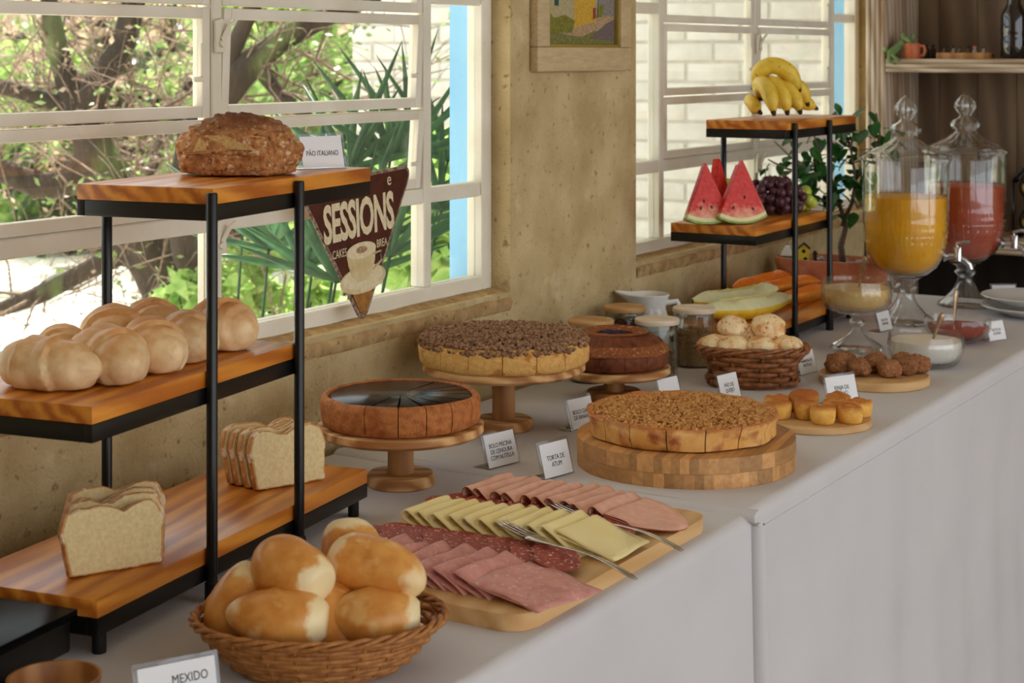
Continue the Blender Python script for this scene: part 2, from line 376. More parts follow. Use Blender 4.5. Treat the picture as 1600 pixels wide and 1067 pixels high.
def window(name, y0, y1, open1=0, open2=0):
    root = struct(link(name, None, None, (-.06, y0, SILL)))
    Wd = y1-y0; H = HEAD-SILL; m = [.222, .222+(Wd-.444)/2, Wd-.222]
    def bar(nm, a, b, c, d, x0=-.018, x1=.018, M=None, par=root):
        return G().box(x0, x1, a, b, c, d, .0025, M, 1).obj(nm, 'white_paint', par, smooth=30)
    bar('frame_jamb', 0, .03, 0, H); bar('frame_jamb', Wd-.035, Wd, 0, H)
    bar('frame_sill', .03, Wd-.035, 0, .032); bar('frame_head', .03, Wd-.035, H-.03, H)
    for y in m: bar('mullion', y-.012, y+.012, .032, H-.03, -.016, .016)
    ZL = .188; ZM = [.365, .54, .73, .92, 1.10]
    cols = [(.03, m[0]-.012), (m[0]+.012, m[1]-.012), (m[1]+.012, m[2]-.012), (m[2]+.012, Wd-.035)]
    for a, b in cols: bar('transom', a, b, ZL, ZL+.028, -.014, .014)
    for ci, (a, b) in enumerate(cols):
        def pane(z0, z1, a=a, b=b, M=None, par=root): return G().box(-.0015, .0015, a, b, z0, z1, 0, M).obj('pane', 'pane_glass', par, smooth=0)
        pane(.032, ZL)
        if ci in (0, 3):
            pane(ZL+.028, .56); bar('transom', a, b, .56, .585, -.014, .014); pane(.585, H-.03)
            continue
        zs = [ZL+.028]+ZM+[H-.03]
        for k in range(len(zs)-1):
            z0, z1 = zs[k]+.002, zs[k+1]-.002
            ang = (open1 if ci == 1 else open2) if k < 2 else 0
            ang = ang if k == 0 else ang*.6
            s = link('sash', G().box(-.010, .010, a+.003, a+.021, z0, z1, .002).box(-.010, .010, b-.021, b-.003, z0, z1, .002)
                     .box(-.010, .010, a+.021, b-.021, z0, z0+.018, .002).box(-.010, .010, a+.021, b-.021, z1-.018, z1, .002).mesh('sash', 'white_paint', 30), root)
            pane(z0+.018, z1-.018, a+.021, b-.021, par=s)
            zc = (z0+z1)/2
            s.matrix_parent_inverse = Matrix.Identity(4)
            s.location = Vector((.004, 0, zc)); s.rotation_euler = (0, R(ang), 0)
            for q in [s.data]+[c.data for c in s.children]: q.transform(Matrix.Translation((0,0,-zc)))
            # small hinge arm on the sash
            G().box(.010, .016, b-.030, b-.022, -.022, .03, .002).box(.010, .016, b-.045, b-.022, -.03, -.022, .002).obj('stay_arm', 'white_paint', s, smooth=30)
    # latches on the middle mullion
    for z in (ZL-.015, ZL+.30):
        gl = G().prism([(-.012,-.02),(.012,-.02),(.012,.012),(.018,.02),(.004,.034),(-.012,.03)], 0, .006, .001, T(.018, m[1], z) @ Ry(PI/2) @ Rz(PI/2))
        gl.tube([(.022, m[1], z-.006), (.03, m[1], z-.006)], .006, 10)
        gl.tube([(.026, m[1], z), (.034, m[1]+.008, z+.022), (.036, m[1]+.02, z+.03)], [.004,.0035,.003], 8)
        gl.obj('latch', 'white_paint', root, smooth=40)
    return root
window('window_1', W1[0], W1[1], 0, 4); window('window_2', W2[0], W2[1], 0, 3)

# ------------------------------------------------------------------ outside: brick wing, ground
BY = 6.2
bw = struct(G().box(-2.85, 0, BY+.012, BY+.25, -.1, 3.0).obj('wall_wing', 'mortar', smooth=0))
bl, bh, j = .225, .068, .012
bme = G().box(-bl/2, bl/2, -.005, .02, -bh/2, bh/2, .006, None, 2).mesh('brick', 'brick_paint', 50)
bme2 = G().box(-bl/4+.003, bl/4-.003, -.005, .02, -bh/2, bh/2, .006, None, 2).mesh('brick', 'brick_paint', 50)
rw = random.Random(3)
for r in range(20):
    z = .40+r*(bh+j)
    x = -2.85+bl/2 if r % 2 == 0 else -2.85+bl/4
    if r % 2: pass
    k = 0
    while x < -.35:
        half = (r % 2 == 1 and k == 0)
        if half: xx = -2.85+bl/4-.003
        else: xx = x
        link('brick', bme2 if half else bme, bw, (xx, BY+.012+rw.uniform(-.004,.004), z), (0, R(rw.uniform(-.8,.8)), R(rw.uniform(-1,1))))
        x = (xx+bl*.75+j) if half else x+bl+j
        k += 1
mat('gravel', (228,220,204), (206,196,176), scale=3, rough=.95, bump=.5, bscale=40, spots=[((150,150,104), 1.0, .60, .1), ((240,234,220), 6, .5, .15)], k=1)
def gnd(u, v):
    x = -30+u*29.8; y = -12+v*50; return (x, y, -.12+.10*nz3((x, y, 0), .25)*min(1, max(0, (-.6-x)))+max(0, -x-9)*.05)
struct(G().grid(gnd, 60, 80).obj('ground', 'gravel', smooth=180))
# garden tree: trunk, limbs, twigs and sprays
mat('bark', (66,54,44), (34,28,23), scale=9, rough=.95, bump=.9, bscale=30, stretch=(1,1,.4), spots=((96,112,64), 4, .58, .1), bdist=.02, k=1)
mat('twig', (150,128,112), (104,86,72), scale=20, rough=.9)
leafmat('needle_leaf', (150,172,106), (98,128,70), .5)
leafmat('dry_leaf', (190,170,146), (150,128,106), .45)
leafmat('bright_leaf', (196,218,140), (140,184,92), .55)
leafmat('deep_leaf', (70,98,52), (44,70,38), .4)
leafmat('palm_leaf', (58,104,66), (36,74,52), .3, rough=.35)
def leaf_quads(g, pts, size, rnd, n, flat=.5, elong=2.2):
    for _ in range(n):
        c = pts(rnd); d = Vector((rnd.gauss(0,1), rnd.gauss(0,1), rnd.gauss(0,1)*flat)).normalized()
        u = d.cross(Vector((rnd.gauss(0,1), rnd.gauss(0,1), rnd.gauss(0,1)))).normalized(); s = size*rnd.uniform(.6,1.3)
        a = d*s*elong/2; b = u*s/2
        o = len(g.v); g.v += [tuple(c-a), tuple(c-a*.1+b), tuple(c+a), tuple(c-a*.1-b)]; g.f.append((o, o+1, o+2, o+3))
def garden_tree(name, label, limbs, depth, seed, leafm, ntw, nleaf, lsize, dspread=.5, group=None):
    """limbs: polylines (px, py, r px, dz depth offset) giving the lie of each limb at its distance from the house"""
    rnd = random.Random(seed); s = depth/FPX
    paths = [[(at(p[0], p[1], depth+(p[3] if len(p) > 3 else 0)), p[2]*s) for p in l] for l in limbs]
    base = paths[0][0][0]; b0 = Vector((base.x, base.y, -.14))
    root = thing(name, label, 'tree', b0, 0, group)
    def smooth(ps, k=5):
        o = []
        for i in range(len(ps)-1):
            p0 = ps[max(i-1,0)][0]; p1, r1 = ps[i]; p2, r2 = ps[i+1]; p3 = ps[min(i+2,len(ps)-1)][0]
            for q in range(k):
                t = q/k; c = .5*((2*p1)+(p2-p0)*t+(2*p0-5*p1+4*p2-p3)*t*t+(3*p1-p0-3*p2+p3)*t**3); o.append((c, r1+(r2-r1)*t))
        return o+[ps[-1]]
    twig = G(); leaf = G(); anchors = []
    for li, pth in enumerate(paths):
        if li == 0: pth = [(Vector((pth[0][0].x+.06, pth[0][0].y, -.16)), pth[0][1]*1.5)]+pth
        sp = smooth(pth); gg = G()
        gg.tube([c-b0+Vector((nz3(c,6,1), nz3(c,6,2), 0))*r*.25 for c, r in sp], [r*(1+.18*nz3(c, 5, 3)) for c, r in sp], 10)
        gg.obj('trunk' if li == 0 else 'limb', 'bark', root, smooth=180)
        anchors += [c for c, r in sp]
    ends = []
    for _ in range(ntw):
        a = rnd.choice(anchors); d = (Vector((rnd.gauss(0,1), rnd.gauss(0,1)*dspread, rnd.gauss(.15,.7))).normalized()+Vector((-.3,.5,0))*.9).normalized(); L = rnd.uniform(.3, 1.0)
        p = [a]; 
        for k in range(4): d = (d+Vector((rnd.gauss(0,.28), rnd.gauss(0,.28), rnd.gauss(0,.28)))).normalized(); p.append(p[-1]+d*L/4)
        if any(q.x > -3.15 and q.y > 5.75 for q in p): continue
        r = rnd.uniform(.0025, .008); twig.tube([q-b0 for q in p], [r, r*.8, r*.6, r*.45, r*.25], 4); ends += p[2:]
        for q in p[2:]:
            for _ in range(2):
                d2 = Vector((rnd.gauss(0,1), rnd.gauss(0,1), rnd.gauss(0,1))).normalized(); e = q+d2*rnd.uniform(.08,.25); twig.tube([q-b0, (q+e)/2-b0+Vector((0,0,.02)), e-b0], [r*.4, r*.3, r*.15], 3); ends.append(e)
    stuff(twig.obj('twigs', 'twig', root, smooth=180, fix=False))
    leaf_quads(leaf, lambda q: q.choice(ends)+Vector((q.gauss(0,.07), q.gauss(0,.07), q.gauss(0,.06)))-b0, lsize, rnd, nleaf)
    stuff(leaf.obj('foliage', leafm, root, smooth=0, fix=False))
    return root
garden_tree('garden_tree', 'gnarled dark tree forking outside the near window', [
    [(285,520,46),(255,430,44),(205,340,38),(155,245,34),(128,175,30)],
    [(128,175,24),(98,110,18),(84,40,15),(60,-60,12)],
    [(132,180,26),(165,115,22),(195,50,19),(225,-60,15)],
    [(150,250,24),(80,290,22),(10,270,19),(-80,240,15)],
    [(125,170,14),(60,152,13),(-20,132,11),(-80,140,8)],
    [(225,380,18),(120,430,15),(40,470,13),(-60,500,11)],
    [(200,330,16,.3),(235,260,13,.5),(262,190,10,.7),(300,120,8,.8)]], 6.6, 5, 'dry_leaf', 200, 1400, .017)
garden_tree('garden_tree', 'leaning dark tree behind the bread stand, branching toward the white wing', [
    [(330,470,34),(300,390,32),(285,300,30),(305,215,27),(345,155,25),(400,95,22),(470,45,18),(590,-10,13)],
    [(345,155,18),(368,70,15),(425,-50,12)],
    [(400,95,14),(440,150,11),(500,190,8),(545,160,6)],
    [(305,215,16),(250,180,13),(180,190,9)],
    [(300,390,14),(400,350,11),(470,300,8)]], 6.1, 9, 'needle_leaf', 100, 1200, .018)
def shrub(name, label, px, py, d, rx, rz, n, size, m, seed, stemn=5, group=None, cat='shrub'):
    rnd = random.Random(seed); c = at(px, py, d); b0 = Vector((c.x, c.y, -.1+max(0,-c.x-9)*.05))
    root = thing(name, label, cat, b0, 0, group); g = G(); st = G(); cl = []
    for _ in range(max(10, int(n/90))):
        v = Vector((rnd.gauss(0,1), rnd.gauss(0,1), rnd.gauss(0,1))).normalized()*rnd.uniform(.35,1)
        cl.append(Vector((v.x*rx, v.y*rx, c.z-b0.z+v.z*rz)))
    def pts(q): k = q.choice(cl); s = .16*max(rx, rz); return k+Vector((q.gauss(0,s), q.gauss(0,s), q.gauss(0,s*.8)))
    leaf_quads(g, pts, size, rnd, n); stuff(g.obj('foliage', m, root, smooth=0, fix=False))
    for k in rnd.sample(cl, min(stemn, len(cl))):
        st.tube([Vector((rnd.uniform(-.1,.1), rnd.uniform(-.1,.1), -.05)), Vector((k.x*.35, k.y*.35, k.z*.6)), k], [.05*rx, .035*rx, .012*rx], 6)
    st.obj('stem', 'bark', root, smooth=180)
    return root
GB = 'leafy trees and bushes at the back of the garden'
for i, (lab, px, py, d, rx, rz, n, size, m) in enumerate([
    ('bright yellow green bush behind the forked tree trunk', 40, 215, 15, 1.7, 1.1, 2600, .10, 'bright_leaf'),
    ('deep green bush low behind the tree trunks', 240, 270, 14, 1.3, .9, 2200, .10, 'deep_leaf'),
    ('sunlit light green tree crown beside the white brick wing', 455, 120, 13, 1.25, 1.3, 3600, .09, 'bright_leaf'),
    ('dull dry-leaved tree crown high above the garden', 250, -40, 14, 2.6, 1.0, 1500, .09, 'dry_leaf'),
    ('mid green bush at the foot of the white brick wing', 490, 285, 11, .7, .6, 1500, .08, 'needle_leaf'),
    ('dark tree mass far across the gravel garden', 150, 130, 22, 5.0, 2.2, 2600, .20, 'needle_leaf'),
    ('broad light green tree farther left along the garden edge', -420, 120, 14, 2.0, 1.6, 2600, .11, 'bright_leaf'),
    ('tall deep green tree at the far left of the garden', -1000, 60, 15, 2.6, 2.2, 3000, .13, 'deep_leaf'),
    ('wide mid green tree beyond the left garden edge', -1700, 60, 16, 3.0, 2.2, 3000, .14, 'needle_leaf'),
    ('small bright shrub on the gravel below the dark sign', 455, 415, 6.5, .3, .25, 700, .05, 'bright_leaf'),
    ('little green weed clump on the gravel by the tree foot', 330, 480, 6.0, .2, .15, 300, .05, 'bright_leaf')]):
    shrub('garden_bush', lab, px, py, d, rx, rz, n, size, m, 20+i, group=GB)
# fan palm clump just outside the near window
fp = thing('fan_palm', 'fan palm with long dark green blades just outside the near window', 'plant', (-1.0, 2.78, -.12))
rp = random.Random(12); b0 = Vector(fp.location)
bl_me = []
for k in range(3):
    g = G(); L = .21+.04*k
    def bf(u, t, L=L, k=k):
        w = .0105*math.sin(PI*min(1, .08+t*.92))**.6*(1-.55*t); fold = -abs(u-.5)*.012; return ((u-.5)*2*w, t*L, fold-.16*t*t*L*(1+k*.5))
    g.grid(bf, 2, 8); bl_me.append(g.mesh('leaf_blade', 'palm_leaf', 180))
for (px, py, d, tilt) in ((500,330,3.75,.2),(545,262,3.7,-.1),(610,250,3.72,.1),(640,235,3.9,.3),(420,390,3.8,.0),(475,420,3.6,.2),(560,380,3.6,-.2),(700,250,4.05,.2),(690,330,3.9,.0),(610,400,3.55,.1),(380,350,4.0,.1),(525,440,3.5,.3)):
    c = at(px, py, d)-b0
    foot = Vector((c.x*.5, c.y*.5, 0)); G().tube([foot, (foot+c)/2+Vector((.10,-.06,.05)), c], [.006,.005,.003], 6).obj('stalk', 'palm_leaf', fp, smooth=180)
    nb = 9
    for q in range(nb):
        a = -1.25+2.5*q/(nb-1)+rp.uniform(-.12,.12)
        M = Matrix.Translation(c) @ Rz(R(31)+tilt) @ Rx(R(rp.uniform(-25,25))) @ Ry(a) @ Rx(R(90))
        o = link('leaf_blade', bl_me[q % 3], fp); o.matrix_basis = M
# low leafy plant under the palm
shrub('garden_bush', 'yellow green leafy plant at the foot of the fan palm', 610, 330, 4.4, .25, .3, 900, .05, 'bright_leaf', 77, group=GB)
# sky-blue bench edge glimpsed behind the buns
gb = thing('garden_bench', 'light blue painted bench end outside, behind the leftmost buns', 'bench', (-1.0, 2.16, -.12))
for i in range(4): G().box(-.5, .1, -.30+.14*i, -.17+.14*i, .93, .96, .006).obj('slat', 'blue_paint', gb, smooth=30)
for sx in (-.45, .05):
    for sy in (-.26, .20): G().box(sx-.02, sx+.02, sy-.02, sy+.02, 0, .93, .004).obj('leg', 'blue_paint', gb, smooth=30)
# ================================================================== TABLES, STANDS
def drape(name, label, y0, y1, x0, x1, ztop, seed, end0=False, amp=.012):
    """cloth over a long table, hanging to the floor; rounded edge, soft vertical folds"""
    t = thing(name, label, 'tablecloth', (0, 0, 0), 0, 'white cloths on the buffet')
    r = .016; prof = []
    nt = 16
    for i in range(nt+1): prof.append((x0+(x1-r-x0)*i/nt, ztop, 0))
    for i in range(1, 7): a = PI/2*i/6; prof.append((x1-r+r*math.sin(a), ztop-r+r*math.cos(a), 0))
    for i in range(1, 15): prof.append((x1, ztop-r-(ztop-r-.01)*i/14, i/14))
    back = [(x0, .012, 0), (x0, .3, 0)]
    full = [(p[0], p[1], 0) for p in back]+prof
    nu = int((y1-y0)/.022)
    def f(u, tt):
        k = int(round(tt*(len(full)-1))); x, z, h = full[k]; y = y0+(y1-y0)*u
        if h > 0:
            fold = math.sin(y*17+seed+1.3*math.sin(y*3.1+seed))*.5+math.sin(y*31+seed*2)*.3+nz3((y*1.0, z*.3, seed), 3)*.9
            x += amp*fold*min(1, h*1.6)+.02*h
            x += -.0015 if False else 0
        elif k > 2 and x > x0+.05: z += .0012*nz3((x, y, 0), 7, seed)*min(1, (x1-x)*20)
        return (x, y, z)
    g = G(); g.grid(f, nu, len(full)-1)
    # closed ends of the drape
    for yy, u in ((y0, 0.0), (y1, 1.0)):
        ring = [f(u, k/(len(full)-1)) for k in range(len(full))]
        dy = 0
        g.add(ring, [tuple(range(len(ring)))])
    o = g.obj('cloth', 'cloth', t, smooth=60); return t
cn = drape('tablecloth', 'white cloth over the nearer buffet table, under basket and cold cuts', .75, 2.262, .03, .765, NZ, 1.0, amp=.006)
cf = drape('tablecloth', 'white cloth over the farther buffet table, with a hem line along its edge', 2.262, 4.52, .03, .765, TZ, 4.0, amp=.013)
# hem lip of the far cloth, lying over the near cloth
g = G()
def lip(u, t):
    a = -.1*PI+1.2*PI*t; x = .03+.742*u; zz = TZ-.0095
    return (x, 2.262-.020*math.sin(max(0,a))-.02*math.sin(PI*u*3)*.12, zz+.0105*math.cos(a)) if True else None
g.grid(lip, 40, 8); g.obj('hem', 'cloth', cf, smooth=60)
g = G()
def fall(u, t):   # rounded corner fold that hangs from the lip
    a = PI*(t-.15); z = TZ-.02-(TZ-.03)*u; sp = 1+1.2*u
    return (.768+.012*math.sin(a)*sp+.018*u, 2.262-.012*math.cos(a)*sp-.012*u, z)
g.grid(fall, 24, 10); g.obj('corner_fold', 'cloth', cf, smooth=60)
g = G()
g.tube([(.7658, y, TZ-.030) for y in [2.28+i*.04 for i in range(56)]], .0009, 6); g.obj('hem_stitch', 'cloth', cf, smooth=180)

def shelf_stand(label, loc, rz, zl, zm, zt, yl, ym, yt, pa, pb, seed):
    t = thing('tiered_stand', label, 'stand', loc, rz, 'three-tier wood and black steel stands')
    th = .020; fr = .020; dp = .20
    for nm, z, (a, b) in (('shelf', zl, yl), ('shelf', zm, ym), ('shelf', zt, yt)):
        G().box(-dp, 0, a, b, z-th, z, .0018, None, 2).obj('shelf_board', 'pine', t, smooth=30)
        f = G()
        f.box(-.012, 0, a, b, z-th-fr, z-th, .001).box(-dp, -dp+.012, a, b, z-th-fr, z-th, .001)
        f.box(-dp+.012, -.012, a, a+.012, z-th-fr, z-th, .001).box(-dp+.012, -.012, b-.012, b, z-th-fr, z-th, .001)
        f.obj('shelf_frame', 'black_steel', t, smooth=30)
    def post(x, y, z0, z1, r=.0068): 
        p = G().lathe([(0,z0+.0),(r*.99,z0),(r,z0+.002),(r,z1-.002),(r*.85,z1),(0,z1)], 20, T(x, y, 0)).obj('post', 'black_steel', t, smooth=40)
        if z0 < .01: G().lathe([(0,0),(r*1.25,0),(r*1.3,.002),(r*1.3,.022),(r*1.05,.024),(0,.024)], 20, T(x, y, 0)).obj('foot_cap', 'rubber', p, smooth=40)
        return p
    post(.007, pa, 0, zt-.004); post(.007, pb, 0, zt-.004)
    post(-dp-.006, (pa+pb)/2-.02, 0, zt-.008)
    for y in (yl[0]+.02, yl[1]-.02):
        for x in (-.012, -dp+.012): post(x, y, 0, zl-th-fr+.001, .006)
    return t
SL = (.384, 1.353, NZ, R(8.5)); SR = (.291, 3.39, TZ, R(.5))
shelf_stand('three-tier wooden stand on black legs holding breads', SL[:3], SL[3], .064, .276, .494, (-.003,.632), (-.012,.428), (.228,.642), .214, .424, 1)
shelf_stand('three-tier wooden stand on black legs holding fruit', SR[:3], SR[3], .058, .280, .500, (0,.65), (0,.45), (.19,.645), .213, .437, 2)
def on_stand(S, x, y, z):
    c, s = math.cos(S[3]), math.sin(S[3]); return Vector((S[0]+x*c-y*s, S[1]+x*s+y*c, S[2]+z))

# ------------------------------------------------------------------ little acrylic signs
def sign(label, lines, loc, ang, w=.072, h=.05, tilt=16, size=None, xs=.8, tx=0, ty=.48):
    t = thing('table_sign', label, 'sign', loc, R(ang), 'white food signs in clear holders')
    ti = R(tilt)
    G().box(-w/2-.0045, w/2+.0045, -.0014, .0014, 0, h+.006, .0006, Rx(-ti)).box(-w/2-.0045, w/2+.0045, 0, .030, 0, .0018, .0005).obj('holder', 'acrylic', t, smooth=30)
    G().box(-w/2, w/2, -.0022, -.0016, .002, h+.001, 0, Rx(-ti)).obj('card', 'paper', t, smooth=0)
    if lines:
        n = lines.count('\n')+1; sz = size or .0092
        c = Rx(-ti) @ Vector((tx*w, -.0025, h*ty)); text(lines, sz, t, c, (PI/2-ti, 0, 0), 'ink', xs)
    return t
# ================================================================== BREADS
mat('milk_bun', (226,188,136), (238,208,162), scale=14, rough=.5, bump=.15, bscale=90, rand=.05, sss=.06, lo=.3, hi=.62, spots=((214,160,100), 8, .54, .2), xramp=(2, .034, .062, (212,152,90)))
mat('milk_bun_end', (238,214,168), (228,196,142), scale=20, rough=.6)
mat('french_roll', (208,134,56), (226,164,86), scale=10, rough=.34, bump=.1, bscale=80, rand=.08, sss=.05, spots=[((188,112,44), 8, .55, .25), ((236,196,132), 6, .58, .12)], xramp=[(0, .031, .038, (242,220,170), .012), (0, -.042, -.052, (236,204,150), .016)])
mat('roll_patch', (242,220,172), (226,196,140), scale=40, rough=.8, bump=.6, bscale=120)
mat('sour_crust', (150,88,40), (198,140,84), scale=30, rough=.75, bump=.9, bscale=90, spots=[((226,190,148), 26, .56, .12), ((110,58,24), 34, .60, .1)], bdist=.004, xramp=(2, .056, .078, (116,62,28)))
mat('sour_slash', (206,170,110), (176,132,74), scale=60, rough=.9, bump=.9, bscale=160)
mat('crumb', (226,200,144), (238,216,166), scale=50, rough=.9, bump=.7, bscale=420, bdist=.0015, spots=((196,164,104), 170, .66, .06), sss=.05)
mat('loaf_crust', (184,122,62), (214,158,96), scale=30, rough=.6, bump=.3, bscale=90, spots=((238,214,184), 16, .58, .1))
mat('cheese_bread', (240,208,154), (248,226,182), scale=14, rough=.6, bump=.4, bscale=70, rand=.05, spots=[((178,96,40), 40, .62, .06), ((222,152,80), 9, .50, .14)], bdist=.003)
def bun(label, loc, rz, L=.056, Rr=.034, turns=2.6, seed=0, sq=.92, tilt=0, th0=0):
    g = G(); nu, nv = 44, 40
    def f(u, t):
        th = 2*PI*u; s = -1+2*t; a = abs(s)
        base = Rr*max(0, 1-a**2.1)**.62
        ph = a*turns+.20*math.sin(th+seed+(0 if s > 0 else 1.6))+.18
        fr = ph-math.floor(ph); e = fr if fr < .94 else (1-fr)*.94/.06
        r = base*(.93+.17*e)+.0012*nz3((s, math.cos(th), math.sin(th)), 3, seed)
        x = s*L; y = r*math.cos(th); z = r*math.sin(th)*sq
        zf = -.60*Rr
        if z < zf: z = zf+(z-zf)*.15
        y += .10*L*s*s
        return (x, y, z-zf+.0002+.0)
    g.grid(f, nu, nv, closeu=True)
    zmin = min(p[2] for p in g.v); g.v = [(p[0], p[1], p[2]-zmin) for p in g.v]
    t = tag(g.obj('milk_bun', 'milk_bun', None, loc, (0, tilt, rz), smooth=50), label, 'bread', 'soft rolled buns on the bread stand')
    return t
zm = .276+.0005
BUN = [ # x, y on stand, rz (world deg), L, R, label
 (-.112,.055,8,.070,.036,'pale rolled bun lying lengthwise at the left end of the bread shelf'),
 (-.072,.120,-20,.070,.039,'tall rolled bun with a spiral end, second along the bread shelf front'),
 (-.066,.196,-32,.064,.038,'floury rolled bun, third along the bread shelf front'),
 (-.066,.275,-40,.060,.036,'rolled bun half hidden behind the black post of the bread stand'),
 (-.068,.352,-8,.056,.040,'right-end rolled bun between the two posts of the bread stand'),
 (-.162,.150,-40,.050,.033,'browner bun behind the first two buns on the bread shelf'),
 (-.150,.236,-38,.052,.041,'bun in the rear row, rising behind the floury third bun'),
 (-.150,.320,-30,.050,.039,'small rear bun showing its top between two front buns'),
]
for i, (x, y, rz, L, Rr, lab) in enumerate(BUN):
    bun(lab, on_stand(SL, x, y, zm), R(rz)+(PI if i % 2 else 0), L, Rr, 2.4+.3*(i % 3), i*1.7, .95)
# round country loaf
g = G()
def sour(p, q):
    d = math.hypot(p.x-.25, p.y+.1); rid = math.sin(d*34)*.0028*(1 if p.z > -.3 else 0)
    n = nz3(p, 2.2, 3)*.005+nz3(p, 7, 5)*.0022+nz3(p, 18, 6)*.0010
    s = 1+n/.06+rid/.06
    v = Vector((q.x*s, q.y*s, q.z*s))
    if p.z < -.45: v.z = -.45*.05+(v.z+.45*.05)*.12
    if p.z > 0 and -.5 < p.x < .5:   # opened slash on the camera side
        k = math.exp(-((p.y+.62)/.16)**2)*math.exp(-(p.x/.45)**4)*.006; v -= p*k
    return v
g.blob(.083, .066, .056, 90, 60, sour, T(0,0,.0255))
sl_ = tag(g.obj('round_loaf', 'sour_crust', None, on_stand(SL, -.100, .448, .4945), (0,0,R(31)), smooth=180), 'dark crusted round country loaf on the top shelf', 'bread')
g = G()
def slash(u, t): # pale torn strip
    a = -2.25+1.35*u; rr = 1.015; zz = .012+.020*t+.004*math.sin(PI*u); k = math.cos(math.asin(min(.98, (zz-.0)/.062)))
    return (.083*rr*k*math.cos(a), .066*rr*k*math.sin(a)*1.01, .0255+zz*.95-.004)
g.grid(slash, 20, 5); g.obj('slash', 'sour_slash', sl_, smooth=180)
g = G(); g.tube([(.085*math.cos(a)*1.0, .068*math.sin(a)*1.0, .030+.003*math.sin((a+2.3)*3)) for a in [-2.35+1.55*i/16 for i in range(17)]], [.0012+.0042*math.sin(PI*min(1, i/16)) for i in range(17)], 8, flat=.55); g.obj('crust_ear', 'sour_crust', sl_, smooth=180)
# slices of tin loaf
def slice_outline(w, h, seed):
    rnd = random.Random(seed); o = []; dip = .011+rnd.uniform(-.003,.004); c0 = rnd.uniform(-.012,.016)
    for x, z in ((-.42,0),(-.2,-.005),(.2,-.005),(.42,0)): o.append((x*w, (z+.005)*h))
    o += [(.455*w, .03*h), (.475*w, .25*h), (.49*w, .5*h), (.51*w, .62*h), (.50*w, .72*h)]
    for i in range(13):
        a = i/12; x = .46*w*math.cos(PI*a); bulge = (.80+.20*math.sin(PI*(.10+.80*a))**.7)*h
        d = math.exp(-((x-c0)/.014)**2)*dip
        o.append((x, bulge-d+rnd.uniform(-.0014,.0014)))
    o += [(-.50*w, .72*h), (-.51*w, .62*h), (-.49*w, .5*h), (-.475*w, .25*h), (-.455*w, .03*h)]
    return o
def bread_slice(label, loc, rz, lean, seed, w=.116, h=.092, th=.0125, group=''):
    t = thing('bread_slice', label, 'bread', loc, 0, group); t.rotation_euler = (0, 0, rz)
    o = slice_outline(w, h, seed)
    M = Rx(-lean) @ Rx(PI/2)
    c = (0, h*.45)
    G().prism(o, -th/2+.0006, th/2-.0006, .0012, M).obj('crust', 'loaf_crust', t, smooth=45)
    inn = [(c[0]+(p[0]-c[0])*.955, c[1]+(p[1]-c[1])*.955) for p in o]
    G().prism(inn, -th/2, th/2, .0006, M).obj('crumb', 'crumb', t, smooth=45)
    return t
LG = 'leaning slices of tin loaf'
nm = ['front', 'second', 'third', 'rearmost']
for grp, (x0, y0), n, dirn in (('left', (-.046,.094), 4, (-.015,.0235)), ('right', (-.056,.508), 4, (-.0170,.0055))):
    for i in range(n):
        p = on_stand(SL, x0+dirn[0]*i, y0+dirn[1]*i, .0645)
        side = 'near the left end of the lowest bread shelf' if grp == 'left' else 'behind the right post of the bread stand'
        lab = f'{nm[i]} slice of the bread leaning {side}'
        bread_slice(lab, p, R(66 if grp == 'left' else 68)+random.uniform(-.05,.05), R(14 if grp == 'left' else 10)+.015*i, 40+i+(10 if grp == 'right' else 0), w=.122 if grp == 'left' else .118, h=(.076 if grp == 'left' else .080)*(1+.02*(i % 2)), group=LG)
# french rolls in the oval basket
def wicker_basket(name, label, loc, rz, prof, rows, stakes, m, sw=.0022, amp=.0022, rimr=.0045, group=None, p=2.0):
    """prof(t) -> (a, b, z): half axes and height for t 0..1"""
    t = thing(name, label, 'basket', loc, rz, group)
    def pt(th, k, off=0):
        a, b, z = prof(k); c, s = math.cos(th), math.sin(th); e = 2/p
        return Vector(((a+off)*math.copysign(abs(c)**e, c), (b+off)*math.copysign(abs(s)**e, s), z))
    g = G(); n = stakes*4
    for r in range(rows):
        k = (r+.5)/rows
        g.tube([pt(2*PI*i/n, k, amp*math.cos(i*PI/2/2*1.0+r*PI+.0)*1.0) for i in range(n)], sw*1.0, 5, True, flat=1.5)
    stuff(g.obj('weave', m, t, smooth=180, fix=False))
    g = G()
    for i in range(stakes): g.tube([pt(2*PI*(i*4)/n, k/6) for k in range(7)], sw*.8, 5)
    stuff(g.obj('stakes', m, t, smooth=180, fix=False))
    g = G(); nr = 160
    for ph in (0, PI*2/3, PI*4/3):
        pa = []
        for i in range(nr):
            th = 2*PI*i/nr; b = pt(th, 1.0, 0); w = i*2*PI/nr*(stakes)*.5+ph; b2 = pt(th, 1.0, rimr*.7*math.cos(w)); pa.append(Vector((b2.x, b2.y, b.z+rimr*.7*math.sin(w))))
        g.tube(pa, rimr*.62, 5, True)
    g.obj('rim', m, t, smooth=180, fix=False)
    a, b, z = prof(0); G().prism(ell(a, b, 40), 0, z+.003, .001).obj('base', m, t, smooth=40)
    return t
BA = R(33)
bk = wicker_basket('bread_basket', 'oval light wicker basket full of golden rolls', (.600, 1.462, NZ), BA,
    lambda k: (.088+.046*k**.8, .066+.036*k**.8, .004+.050*k), 9, 22, 'wicker')
